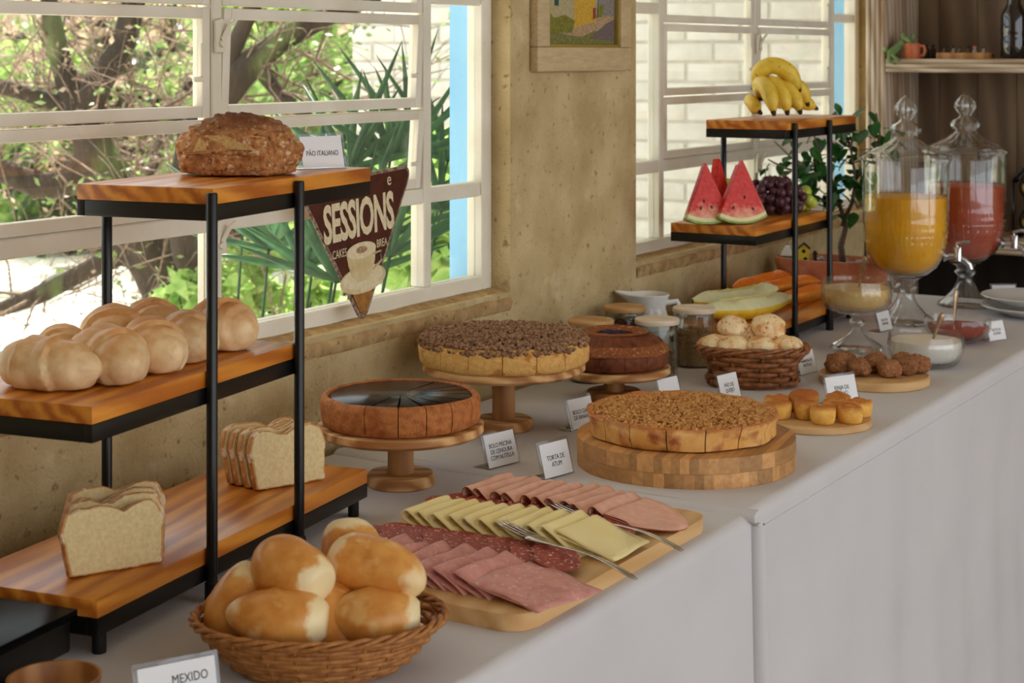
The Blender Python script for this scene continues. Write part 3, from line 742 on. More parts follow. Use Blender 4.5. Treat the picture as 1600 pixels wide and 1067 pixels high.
def french(label, loc, rz, rx=0, ry=0, L=.057, Rr=.037, seed=0, xr=True):
    g = G(); rnd = random.Random(seed)
    def f(p, q):
        a = p.x; k = 1-.16*abs(a)**3+.05*math.cos(a*3+seed); n = 1+.03*nz3(p, 1.6, seed)+.008*nz3(p, 5, seed)
        x = L*math.copysign(min(.86, abs(a)**.92)+max(0, abs(a)-.9)*.12, a) if a > 0 else L*a
        y = q.y*k*n; z = q.z*k*n
        if a > .1: sc_ = 1+.16*max(0, min(1, (a-.15)))  ; y *= sc_; z *= sc_
        y += .10*L*a*a
        d = math.exp(-((a+.12+.1*p.y)/.035)**2)*.0016*(p.z > .1); 
        return Vector((x, y, z+d))
    M = Ry(PI/2)
    g.blob(L, Rr, Rr*.92, 32, 22, None)
    # re-map so the long axis runs along x
    g.v = []
    v = [(0,0,-1)]
    nu, nv = 32, 24
    g.f = []; g.v = []
    def s2(u, t):
        a = -1+2*t; a = math.sin(a*PI/2); rr = math.sqrt(max(0, 1-a*a)); th = 2*PI*u; p = Vector((a, rr*math.cos(th), rr*math.sin(th)))
        return f(p, Vector((a*L, p.y*Rr, p.z*Rr*.92)))
    g.grid(s2, nu, nv, closeu=True)
    o = tag(g.obj('french_roll', 'french_roll', None, loc, (rx, ry, rz), smooth=180), label, 'bread', 'golden rolls in the wicker basket')
    return o
def bk_at(u, v, z): # basket frame: u along long axis, v toward the back
    return Vector((.600+u*math.cos(BA)-v*math.sin(BA), 1.462+u*math.sin(BA)+v*math.cos(BA), NZ+z))
french('golden roll standing on end at the left of the basket', bk_at(-.088,.005,.062), BA+R(15), ry=R(-62), L=.052, Rr=.034, seed=1)
french('topmost golden roll with a large pale torn end facing out', bk_at(-.030,-.008,.104), BA-R(38), ry=R(12), L=.052, Rr=.037, seed=2)
french('golden roll at the back of the basket, behind the torn-ended one', bk_at(.034,.044,.094), BA+R(100), ry=R(-58), L=.055, Rr=.036, seed=3)
french('pale-topped roll lying across the right side of the basket', bk_at(.062,.012,.100), BA+R(156), ry=R(-10), L=.060, Rr=.036, seed=4)
french('roll lying at the front rim of the basket, torn end to the right', bk_at(-.038,-.048,.066), BA-R(4), ry=R(4), L=.058, Rr=.033, seed=5)
french('roll low in the basket centre between its neighbours', bk_at(.018,-.008,.052), BA+R(118), ry=R(-35), L=.050, Rr=.034, seed=6)
french('darker roll under the right side of the basket pile, white end showing', bk_at(.062,-.026,.058), BA+R(2), ry=R(0), L=.054, Rr=.033, seed=7)

# ================================================================== COLD CUTS BOARD
mat('turkey_ham', (226,166,142), (234,182,160), scale=18, rough=.45, sss=.12, rand=.03, bump=.08)
mat('turkey_rim', (176,86,44), (150,68,36), scale=30, rough=.5)
mat('cooked_ham', (206,136,128), (220,156,146), scale=16, rough=.42, sss=.12, rand=.04, spots=((232,186,176), 40, .60, .1), bump=.1)
mat('salami', (138,46,42), (166,68,58), scale=40, rough=.42, rand=.08, spots=((230,190,174), 46, .60, .05))
mat('cheese', (252,228,156), (254,234,172), scale=6, rough=.45, sss=.15, rand=.02)
BX0, BX1, BYa, BYb, BT = .395, .742, 1.652, 2.165, .020
cb = thing('cutting_board', 'long light wooden board with rounded corners under the cold cuts', 'board', (0, 0, NZ))
npl = 7
for i in range(npl):
    x0 = BX0+(BX1-BX0)*i/npl; x1 = BX0+(BX1-BX0)*(i+1)/npl
    def rc(y_end, x, top):
        r = .035; ex = min(x-BX0, BX1-x); 
        c = 0 if ex >= r else r-math.sqrt(max(0, r*r-(r-ex)**2)); return y_end-c if top else y_end+c
    ks = [x0+(x1-x0)*k/8 for k in range(9)]
    out = [(x, rc(BYb, x, True)) for x in ks]+[(x, rc(BYa, x, False)) for x in reversed(ks)]
    G().prism(out, 0, BT, .0004).obj('stave', 'board_wood', cb, smooth=30)
def folded(name, label, loc, rz, tilt, L, W, r, m, th=.0016, seed=0, rim=None, group=None, wob=.002):
    """sheet folded once: fold on the -x side, open end +x, axis along y"""
    rnd = random.Random(seed); g = G(); n = 26; mm = 10
    ph = rnd.uniform(0, 6)
    path = [(L-L*i/9, 0) for i in range(9)]+[(-r*math.sin(PI*i/8), r-r*math.cos(PI*i/8)) for i in range(9)]+[(L*(i+1)/9*.97, 2*r*(1-.75*(i+1)/9)) for i in range(9)]
    n = len(path)-1
    def f(u, t, off=0):
        x, z = path[min(n, int(round(t*n)))]; y = (u-.5)*W
        e = abs(u-.5)*2
        x2 = x+wob*math.sin(u*5+ph)+ (0.004*math.sin(u*3+ph) if x > 0 else 0)
        z2 = max(0, z+wob*.8*math.sin(u*7+ph+x*60)*(1 if z > r*.5 else .15)-.001*e*e)
        if rim == 'round':  # rounded open edge
            if x > .4*L: x2 -= (x-.4*L)*(e**2)*.75
        return (x2, y, z2)
    g.grid(f, mm, n)
    g2 = G(); nv = len(g.v)
    o = g.obj(name, m, None, loc, (0, tilt, rz), smooth=180, fix=False)
    o.data.materials.append(MATS.get('turkey_rim'))
    if rim:
        for p in o.data.polygons:
            cs = [o.data.vertices[i].co for i in p.vertices]; k = min(abs(abs(c.y)-W/2) for c in cs)
            if k < 1e-4 and False: p.material_index = 1
    md = o.modifiers.new('thickness', 'SOLIDIFY'); md.thickness = th; md.offset = 1
    if rim: md.material_offset_rim = 1
    return tag(o, label, 'cold cut' if 'cheese' not in name else 'cheese', group)
ORD2 = ['first','second','third','fourth','fifth','sixth','seventh','eighth','ninth','tenth','eleventh','twelfth','thirteenth','fourteenth','fifteenth','sixteenth','outermost']
ORD = ['first','second','third','fourth','fifth','sixth','seventh','eighth','ninth','tenth','eleventh','twelfth']
zb = NZ+BT
for i in range(11):      # turkey ham, far row
    x = .425+.0235*i; last = i == 10
    folded('turkey_slice', f'{ORD[i]} folded pale smoked slice from the wall in the far row' if not last else 'pale smoked slice spread flat at the outer end of the far row',
           (x, 2.088+random.uniform(-.004,.004)-.004*i*.5, zb+.008+.0006*i+(.004 if last else 0)), R(random.uniform(-6,6)-6), R(21 if not last else 9), .074 if not last else .088, .104, .0085 if not last else .003, 'turkey_ham', seed=60+i, rim='round', group='folded pale smoked slices, far row')
for i in range(11):      # cheese, middle row
    x = .425+.0228*i; last = i == 10
    folded('cheese_slice', f'{ORD[i]} folded cheese slice from the wall in the middle row' if not last else 'cheese slice lying open at the outer end of the cheese row',
           (x, 1.925+random.uniform(-.003,.003)+.001*i, zb+.012+.0006*i+(.003 if last else 0)), R(random.uniform(-4,4)-4), R(20 if not last else 10), .072 if not last else .088, .092, .0080 if not last else .004, 'cheese', th=.0024, seed=80+i, group='folded cheese slices, middle row', wob=.0012)
for i in range(7):       # cooked ham, near row
    x = .478+.030*i; last = i == 6
    folded('ham_slice', f'{ORD[i]} folded pink ham slice from the wall in the near row' if not last else 'pink ham slice spread wide at the outer end of the near row',
           (x, 1.742+random.uniform(-.004,.004), zb+.009+.0006*i), R(random.uniform(-5,5)-6), R(19 if not last else 7), .078 if not last else .105, .105 if not last else .112, .007 if not last else .003, 'cooked_ham', seed=100+i, group='folded pink ham slices, near row', wob=.003)
sal = G(); rs = random.Random(5)
outl = [(.0300*(1+.02*rs.uniform(-1,1))*math.cos(2*PI*i/26), .0300*(1+.02*rs.uniform(-1,1))*math.sin(2*PI*i/26)) for i in range(26)]
sal_me = G().prism(outl, 0, .0016, .0003).mesh('salami_slice', 'salami', 40)
def salami(x, y, z, i, row):
    o = link('salami_slice', sal_me, None, (x, y, z), (R(rs.uniform(-4,4)), R(9), rs.uniform(0,6)))
    o.rotation_euler = (Rz(rs.uniform(-.1,.1)) @ Ry(R(10)) @ Rz(rs.uniform(0,6))).to_euler()
    tag(o, '%s salami slice from the wall, row between %s' % (ORD2[i], 'smoked slices and cheese' if row == 0 else 'cheese and pink ham'), 'cold cut', 'overlapping salami, far row' if row == 0 else 'overlapping salami, near row')
for row, (yy, n, xs) in enumerate(((2.005, 17, .415), (1.835, 17, .425))):
    for i in range(n):
        x = xs+.0165*i; salami(x, yy+(.014 if i % 2 else -.012), zb+.0065+.0004*i, i, row)
def fork(label, p0, p1, rise=.012):
    a, b = Vector(p0), Vector(p1); L = (b-a).length; t = thing('fork', label, 'fork', a, 0, 'serving forks on the cold cuts'); t.rotation_euler = (b-a).to_track_quat('X', 'Z').to_euler()
    arc = lambda s: (s*L, 0, rise*(math.sin(PI*min(1, s/.45))*-.25 if s < .45 else .5*math.sin(PI*(s-.45)/.55)))
    for k in range(4): 
        y = -.0090+.006*k; G().tube([(s*L, y*(1-.0*s), arc(s)[2]+.001) for s in (0,.06,.12,.18,.24)], [.0007,.0013,.0015,.0015,.0016], 6, flat=.7).obj('tine', 'steel', t, smooth=180)
    pa = [arc(.22+.78*i/20) for i in range(21)]; w = [.0105,.0118,.0108,.0080,.005,.0036,.003,.003,.003,.0031,.0032,.0034,.0037,.004,.0044,.0048,.0052,.0055,.0056,.0052,.0035]
    G().tube(pa, w, 10, flat=.24, up=(0,0,1)).obj('handle', 'steel', t, smooth=180)
    return t
fork('silver fork laid across the cheese and near salami row', (.570, 1.886, zb+.030), (.803, 1.812, zb+.012))
fork('silver fork laid across the far salami row', (.566, 2.028, zb+.022), (.800, 1.946, zb+.012))
# ================================================================== CAKES
mat('cake_crust', (160,92,42), (190,120,60), scale=26, rough=.75, bump=.6, bscale=120, spots=((146,74,28), 12, .55, .2), bdist=.003)
mat('chocolate', (34,20,16), (42,26,20), scale=12, rough=.2, spec=.10, bump=.10, bscale=20)
mat('sponge_gold', (214,160,84), (228,182,108), scale=30, rough=.85, bump=.7, bscale=150, spots=[((190,122,56), 12, .58, .12)], bdist=.003)
mat('cinnamon_crumble', (112,78,54), (176,136,102), scale=60, rough=.95, rand=.0, spots=((92,60,38), 40, .55, .15))
mat('golden_crumble', (176,112,50), (222,172,104), scale=60, rough=.9, spots=((146,82,32), 40, .56, .15))
mat('pastry', (226,166,88), (234,184,110), scale=14, rough=.55, bump=.3, bscale=60, spots=[((166,88,46), 9, .48, .22)], xramp=(2, .030, .036, (190,112,54)))
mat('bundt_brown', (98,46,20), (124,62,26), scale=24, rough=.7, bump=.5, bscale=120, spots=[((72,30,14), 14, .55, .2)])
mat('bundt_top', (124,66,28), (150,88,42), scale=40, rough=.8, bump=.6, bscale=140, spots=((190,150,104), 40, .6, .12))
mat('sugar_dark', (66,54,84), (34,26,34), scale=90, rough=.8, bump=1, bscale=200)
def cake_stand(label, loc, rp, h, rb, tb=.018, tp=.016, rpost=.020, dark=False, rz=0):
    t = thing('cake_stand', label, 'cake stand', loc, rz, 'round wooden cake stands')
    G().lathe([(0,0),(rb-.002,0),(rb,.002),(rb,tb-.003),(rb-.003,tb),(rpost,tb),(0,tb)], 56).obj('base', 'stand_wood_dark' if dark else 'stand_wood', t, smooth=40)
    G().lathe([(rpost,tb),(rpost,h-tp),(0,h-tp),(0,tb),(rpost,tb)], 32).obj('stem', 'stand_wood_dark', t, smooth=40)
    G().lathe([(0,h-tp),(rp-.006,h-tp),(rp,h-tp+.005),(rp,h-.002),(rp-.002,h),(0,h)], 80).obj('plate', 'stand_wood', t, smooth=40)
    return t
S1 = (.236, 2.140, NZ); S2 = (.183, 2.530, TZ); S3 = (.232, 2.850, TZ)
cake_stand('round wooden cake stand under the glossy chocolate cake', S1, .127, .094, .052, rz=R(40))
cake_stand('taller wooden cake stand under the brown crumble cake', S2, .142, .116, .051, rz=R(15))
cake_stand('low wooden cake stand under the ring cake', S3, .106, .064, .052, dark=True, rz=R(70))
def wob(seed, amp=.002, f=6):
    return lambda a, r, z: (r+amp*nz3((math.cos(a)*r*8, math.sin(a)*r*8, z*20), f/4, seed)*min(1, r*30), z+amp*.6*nz3((math.cos(a)*r*10, math.sin(a)*r*10, 0), f/3, seed+3)*(1 if z > .02 else 0))
# glossy chocolate carrot cake: one half left whole, the rest cut in slices
c1 = thing('carrot_cake', 'carrot cake with a glossy dark chocolate pool on top', 'cake', (S1[0], S1[1], S1[2]+.0945))
Rk, Hk, rin = .121, .046, .109
secb = [(.0015,0),(Rk-.008,0),(Rk-.002,.004),(Rk,.014),(Rk+.001,Hk-.010),(Rk-.003,Hk-.002),(Rk-.009,Hk),(rin,Hk-.003),(rin-.002,Hk-.012),(.0015,Hk-.012)]
sect = [(.0005,Hk-.012),(rin-.004,Hk-.012),(rin-.0005,Hk-.0045),(rin-.003,Hk-.0022),(.0005,Hk-.0016)]
base_a = R(31)
cuts = [-112, -88, -68, -48, -25, 0, 18, 36, 62]    # degrees in the frame facing the camera
cuts = [R(c)+base_a for c in cuts]
edges = cuts+[cuts[0]+2*PI]
for a, b in zip(edges, edges[1:]):
    gap = .006; n = max(3, int((b-a)*14)); whole = (b-a) > 1.6
    G().wedge(secb, a+gap, b-gap, n, None, wob(3, .0022, 8)).obj('cake_slice' if not whole else 'uncut_half', 'cake_crust', c1, smooth=50)
    G().wedge(sect, a+.022, b-.022, n, None, wob(8, .0009, 3)).obj('chocolate_top', 'chocolate', c1, smooth=50)
def crumble(parent, n, rmax, ztop, m, seed, s0=.003, s1=.007, dome=.004, rmin=0, edge=0):
    rnd = random.Random(seed); g = G()
    ico = bmesh.new(); bmesh.ops.create_icosphere(ico, subdivisions=1, radius=1); ico.verts.index_update()
    iv = [v.co.copy() for v in ico.verts]; fi = [[v.index for v in f.verts] for f in ico.faces]; ico.free()
    for _ in range(n):
        r = rmax*math.sqrt(rnd.uniform((rmin/rmax)**2, 1)); a = rnd.uniform(0, 2*PI); s = rnd.uniform(s0, s1)*(1 if rnd.random() < .85 else 1.35)
        x, y = r*math.cos(a), r*math.sin(a); z = ztop+dome*(1-(r/rmax)**4)+dome*.8*nz3((x, y, 0), 28, seed)+rnd.uniform(-.3,.4)*s
        M = T(x, y, z) @ Rz(rnd.uniform(0,6)) @ Rx(rnd.uniform(0,6)); k = Vector((rnd.uniform(.7,1.3), rnd.uniform(.7,1.3), rnd.uniform(.55,1)))*s
        g.add([(v.x*k.x*(1+rnd.uniform(-.15,.15)), v.y*k.y, v.z*k.z) for v in iv], fi, M)
    return stuff(g.obj('crumble', m, parent, smooth=180, fix=False))
# brown crumble banana cake
c2 = thing('banana_cake', 'tall golden cake thickly covered with brown cinnamon crumble', 'cake', (S2[0], S2[1], S2[2]+.1165))
Rb, Hb = .148, .042
secc = [(.0015,0),(Rb-.006,0),(Rb,.006),(Rb+.001,.025),(Rb-.001,Hb-.008),(Rb-.008,Hb),(.0015,Hb+.004)]
for i in range(16):
    a = R(360/16*i+8); G().wedge(secc, a+.004, a+2*PI/16-.004, 7, None, wob(11, .003, 8)).obj('cake_slice', 'sponge_gold', c2, smooth=50)
crumble(c2, 2600, Rb-.004, Hb+.001, 'cinnamon_crumble', 4, .0024, .0056, .007)
crumble(c2, 260, Rb+.001, Hb-.006, 'cinnamon_crumble', 14, .0022, .005, .0, rmin=Rb-.006)
# ring cake
c3 = thing('ring_cake', 'dark brown ring cake dusted with cinnamon and a dark filling', 'cake', (S3[0], S3[1], S3[2]+.0645))
Ro, Ri, Hr = .104, .030, .066
ring = [(Ri,.004),(Ro-.012,0),(Ro-.003,.006),(Ro,.022),(Ro-.002,.034),(Ro-.010,.042),(Ro-.022,.052),(Ro-.036,.062),(Ro-.048,Hr),(Ri+.012,Hr-.004),(Ri+.002,Hr-.012)]
for i in range(14):
    a = R(360/14*i); G().wedge(ring, a+.004, a+2*PI/14-.004, 6, None, wob(21, .0028, 7)).obj('cake_slice', 'bundt_brown', c3, smooth=60)
g = G(); prof = [(Ro+.0006,.030),(Ro-.0014,.035),(Ro-.009,.0428),(Ro-.014,.0465)]
g.lathe(prof, 80, None, lambda a, r, z: (r+.002*nz3((math.cos(a), math.sin(a), z*30), 3, 2), z+.004*nz3((math.cos(a), math.sin(a), 0), 2.2, 4))); g.obj('sugar_dust', 'bundt_top', c3, smooth=180)
g = G(); g.lathe([(Ro-.040,Hr-.0015),(Ro-.049,Hr+.0014),(Ri+.016,Hr-.0016),(Ri+.006,Hr-.006)], 80, None, lambda a, r, z: (r+.003*nz3((math.cos(a), math.sin(a), z*30), 3, 12), z)); g.obj('sugar_dust', 'bundt_top', c3, smooth=180)
crumble(c3, 160, Ri+.004, Hr-.016, 'sugar_dark', 7, .003, .006, .008).name = 'filling'
# round butcher board of bamboo strips, two layers
BC = (.560, 2.468, TZ)
bb = thing('round_board', 'thick round bamboo board of glued blocks under the crumble-topped tart', 'board', BC)
def chord_strips(r, z0, z1, n, ang):
    for i in range(n):
        x0 = -r+2*r*i/n; x1 = -r+2*r*(i+1)/n; ks = [x0+(x1-x0)*k/6 for k in range(7)]
        y = lambda x: math.sqrt(max(1e-7, r*r-x*x))
        out = [(x, y(x)) for x in ks]+[(x, -y(x)) for x in reversed(ks)]
        g = G().prism(out, z0, z1, .0003)
        o = g.obj('stave', 'bamboo', bb, None, (0,0,ang), smooth=30)
chord_strips(.173, 0, .0225, 24, R(31+8)); chord_strips(.1735, .0228, .046, 26, R(31-22))
c4 = thing('tart', 'savoury tart with golden crumble top, cut in slices', 'tart', (BC[0]-.008, BC[1]+.006, BC[2]+.0465))
Rt, Ht = .150, .036
sect4 = [(.0015,0),(Rt-.010,0),(Rt-.004,.002),(Rt,.018),(Rt+.003,Ht-.003),(Rt+.001,Ht),(Rt-.005,Ht-.002),(.0015,Ht-.005)]
for i in range(16):
    a = R(360/16*i+16); G().wedge(sect4, a+.006, a+2*PI/16-.006, 8, None, wob(31, .007, 9)).obj('tart_slice', 'pastry', c4, smooth=50)
crumble(c4, 2700, Rt-.004, Ht-.004, 'golden_crumble', 9, .0022, .0050, .004)

# ================================================================== SMALL BITES
mat('corn_muffin', (230,170,74), (240,190,96), scale=20, rough=.7, bump=.5, bscale=100, rand=.06, spots=[((150,84,30), 110, .64, .05)], xramp=(2, .020, .030, (186,104,36)), bdist=.002)
mat('fried_dough', (134,82,48), (172,116,74), scale=50, rough=.9, bump=.9, bscale=150, rand=.12, spots=((184,140,102), 60, .56, .12), bdist=.003)
def round_board(label, loc, r, th, m, rz=0): return tag(G().lathe([(0,0),(r-.002,0),(r,.002),(r,th-.003),(r-.003,th),(0,th)], 72).obj('round_board', m, None, loc, (0,0,rz), smooth=40), label, 'board')
MB_ = (.632, 2.846, TZ); CB_ = (.597, 3.263, TZ)
round_board('thin round wooden board of little yellow corn cakes', MB_, .100, .013, 'light_board', .4)
round_board('round wooden board of small sugared brown dough balls', CB_, .108, .018, 'light_board', 1.3)
def rpt(C, u, v):  # u right, v away, in the camera's frame
    return (C[0]+u*math.cos(YAW)-v*math.sin(YAW), C[1]+u*math.sin(YAW)+v*math.cos(YAW))
def muffin(label, x, y, z, seed, rx=0, ry=0, s=1):
    r = .0225*s; h = .031*s; g = G()
    prof = [(0,0),(r*.80,0),(r*.88,.002),(r*.96,.008),(r*1.02,h*.62),(r*1.0,h*.80),(r*.88,h*.93),(r*.6,h*.97),(r*.3,h*.93),(0,h*.92)]
    g.lathe(prof, 28, None, lambda a, rr, zz: (rr*(1+.09*nz3((math.cos(a), math.sin(a), zz*40), 1.5, seed)), zz+.005*nz3((math.cos(a)*rr*60, math.sin(a)*rr*60, 0), 1, seed)*(zz > .01)))
    return tag(g.obj('corn_cake', 'corn_muffin', None, (x, y, z), (rx, ry, random.uniform(0,6)), smooth=60), label, 'cake', 'little corn cakes on the round board')
zz_ = MB_[2]+.0134
for i, (u, v, dz, rx, ry, lab) in enumerate([(-.062,.030,0,0,0,'corn cake at the back left of its board, brown side toward the ring basket'),(-.066,-.018,0,0,0,'pale yellow corn cake at the left front beside the tart'),
    (-.018,-.020,0,.0,0,'corn cake in the left middle with a browned crack'),(-.012,.038,0,0,0,'largest domed corn cake at the back of the board'),(.004,-.060,0,.0,0,'corn cake nearest the board edge, front left'),
    (.036,-.004,0,0,0,'corn cake in the middle with a cream coloured top'),(.050,.044,0,0,0,'corn cake at the back right, in front of its sign'),(.052,-.052,0,.0,0,'corn cake at the front, second from the board edge'),(.078,-.002,0,0,0,'rightmost corn cake on the board')]):
    x, y = rpt(MB_, u, v); muffin(lab, x, y, zz_, i, rx, ry, .98 if i != 3 else 1.2)
def ball(name, label, x, y, z, r, seed, m, group, sq=.88, amp=.10, cat='pastry'):
    g = G(); g.blob(r, r*1.05, r*sq, 28, 20, lambda p, q: Vector((q.x, q.y, q.z if p.z > -.7 else -.7*r*sq+(q.z+.7*r*sq)*.3))*(1+amp*nz3(p, 1.7, seed)+amp*.4*nz3(p, 4.5, seed)))
    zmin = min(v[2] for v in g.v); g.v = [(v[0], v[1], v[2]-zmin) for v in g.v]
    return tag(g.obj(name, m, None, (x, y, z), (0, 0, seed*1.3), smooth=180), label, cat, group)
for i, (u, v, r, lab) in enumerate([(-.072,.000,.024,'largest dough ball at the left of its board'),(-.046,.052,.020,'dough ball at the rear left of the board'),(-.036,-.030,.021,'sandy dough ball, second from the left in the front'),
    (.000,.006,.022,'dough ball in the middle of the board'),(.018,.055,.019,'rearmost dough ball, farthest from the sign'),(.022,-.042,.021,'dough ball nearest the corn cake sign'),
    (.066,.036,.021,'dough ball at the rear right beside the white cream bowl'),(.062,-.012,.022,'heavily sugared dough ball, right of the middle'),(.090,.004,.022,'rightmost dough ball under the white cream bowl')]):
    x, y = rpt(CB_, u, v); ball('dough_ball', lab, x, y, CB_[2]+.0184, r*1.06, i+1, 'fried_dough', 'sugared dough balls on the round board', .86, .20)
# cheese breads in the dark wicker basket
QB = (.398, 3.118, TZ); QA = R(24)
wicker_basket('wicker_basket', 'dark brown wicker basket piled with cheese breads', QB, QA, lambda k: (.088+.014*math.cos((k-.5)*3.2)*-1+.018*k, .062+.010*k, .006+.068*k), 7, 13, 'wicker_dark', .0042, .0046, .0065, p=2.6)
for i, (u, v, z, r, lab) in enumerate([(-.074,.000,.070,.032,'cheese bread at the left edge of the dark basket'),(-.040,-.022,.070,.033,'browned cheese bread at the front left of the dark basket'),(.016,-.026,.068,.033,'pale cheese bread at the front centre of the dark basket'),
    (.068,-.012,.068,.033,'speckled cheese bread at the right of the dark basket'),(-.034,.026,.104,.030,'cheese bread on top of the pile, left'),(.034,.014,.104,.034,'topmost large white cheese bread on the right of the pile'),(.000,.036,.084,.031,'cheese bread sunk at the back between the two top ones')]):
    x, y = QB[0]+u*math.cos(QA+.12)-v*math.sin(QA+.12), QB[1]+u*math.sin(QA+.12)+v*math.cos(QA+.12)
    ball('cheese_bread', lab, x, y, TZ+z-r*.55, r, 30+i, 'cheese_bread', 'cheese breads in the dark basket', .82, .12, 'bread')

# ================================================================== GLASSWARE
mat('caramel_cream', (222,184,116), (230,194,128), scale=14, rough=.35, sss=.1)
mat('white_cream', (238,234,224), rough=.35, sss=.1)
mat('red_jam', (150,44,16), (184,66,24), scale=24, rough=.2, spec=.6)
mat('spoon_metal', (186,160,132), (160,134,106), scale=20, rough=.3, metal=.85)
def flute(n, amp, z0=None, z1=None):
    def f(a, r, z):
        k = 1 if z0 is None else max(0, min(1, (z1-z)/(z1-z0)*2))*(z < z1)
        return (r*(1+amp*k*math.cos(a*n)), z)
    return f
def spoon(label, p0, d, L, grp='serving spoons'):
    a = Vector(p0); d = Vector(d).normalized(); t = thing('spoon', label, 'spoon', a, 0, grp); t.rotation_euler = d.to_track_quat('Z', 'Y').to_euler()
    G().tube([(0, 0, L*i/14) for i in range(15)], [.0028,.0028,.003,.0032,.0036,.004,.0046,.0052,.0058,.0064,.0068,.0070,.0068,.0058,.003], 10, flat=.3, up=(1,0,0)).obj('handle', 'spoon_metal', t, smooth=180)
    G().blob(.012, .004, .020, 16, 12, None, T(0,0,-.018)).obj('spoon_bowl', 'spoon_metal', t, smooth=180)
    return t
# footed compote with caramel cream
cp = thing('footed_bowl', 'footed cut-glass bowl of caramel cream', 'bowl', (.439, 3.605, TZ))
G().lathe([(0,.006),(.040,.004),(.054,0),(.056,.004),(.050,.012),(.030,.026),(.014,.038),(.010,.050),(.017,.056),(.018,.062),(.010,.070),(.016,.078),(0,.078)], 48, None, flute(18, .08, 0, .03)).obj('foot', 'crystal', cp, smooth=60)
G().lathe([(.012,.078),(.040,.082),(.062,.090),(.074,.104),(.078,.124),(.077,.140),(.074,.152),(.0735,.155),(.0715,.152),(.074,.138),(.074,.124),(.070,.106),(.058,.094),(.03,.087),(0,.086)], 96, None, flute(24, .03, .085, .135)).obj('glass_bowl', 'cut_glass_thin', cp, smooth=60)
G().lathe([(0,.088),(.03,.0885),(.057,.0955),(.0685,.107),(.0725,.124),(.0728,.137),(.066,.138),(.03,.1385),(0,.138)], 64).obj('cream', 'caramel_cream', cp, smooth=50)
spoon('spoon standing in the caramel cream', (.446, 3.600, TZ+.135), (.10,-.04,.42), .075)
# low bowl with white cream
wb = thing('glass_bowl', 'low fluted glass bowl of white cream', 'bowl', (.628, 3.497, TZ))
G().lathe([(0,.0),(.050,0),(.060,.004),(.070,.014),(.078,.034),(.079,.050),(.076,.062),(.0755,.066),(.0735,.062),(.076,.048),(.075,.034),(.067,.017),(.057,.008),(0,.006)], 96, None, flute(26, .034, .0, .05)).obj('glass_body', 'cut_glass_thin', wb, smooth=60)
G().lathe([(0,.012),(.055,.0125),(.064,.019),(.0725,.034),(.0738,.050),(.0730,.054),(.04,.0555),(0,.055)], 64).obj('cream', 'white_cream', wb, smooth=50)
spoon('spoon standing in the white cream', (.640, 3.512, TZ+.056), (.13,.05,.40), .056)
# low bowl with red jam
rb = thing('glass_bowl', 'low cut-glass bowl half full of red jam', 'bowl', (.601, 3.819, TZ))
G().lathe([(0,0),(.036,0),(.042,.004),(.060,.014),(.072,.030),(.075,.046),(.073,.056),(.071,.054),(.072,.045),(.069,.031),(.057,.017),(.038,.008),(0,.006)], 96, None, flute(16, .03, .0, .05)).obj('glass_body', 'cut_glass_thin', rb, smooth=60)
G().lathe([(0,.0075),(.037,.010),(.056,.0185),(.0675,.031),(.069,.038),(.04,.039),(0,.039)], 64).obj('jam', 'red_jam', rb, smooth=50)
spoon('spoon standing in the red jam', (.590, 3.826, TZ+.040), (.03,.05,.50), .078)
# plates
def plate(label, loc, r):
    return tag(G().lathe([(0,.002),(r*.55,0),(r*.62,.004),(r*.68,.008),(r*.96,.020),(r,.023),(r*.99,.025),(r*.68,.013),(r*.6,.009),(0,.008)], 72).obj('plate', 'porcelain', None, loc, smooth=50), label, 'plate')
plate('upper white plate stacked at the far right of the buffet', (.650, 4.305, TZ+.0265), .128)
plate('lower white plate under the upper one at the far right', (.650, 4.305, TZ+.001), .128)
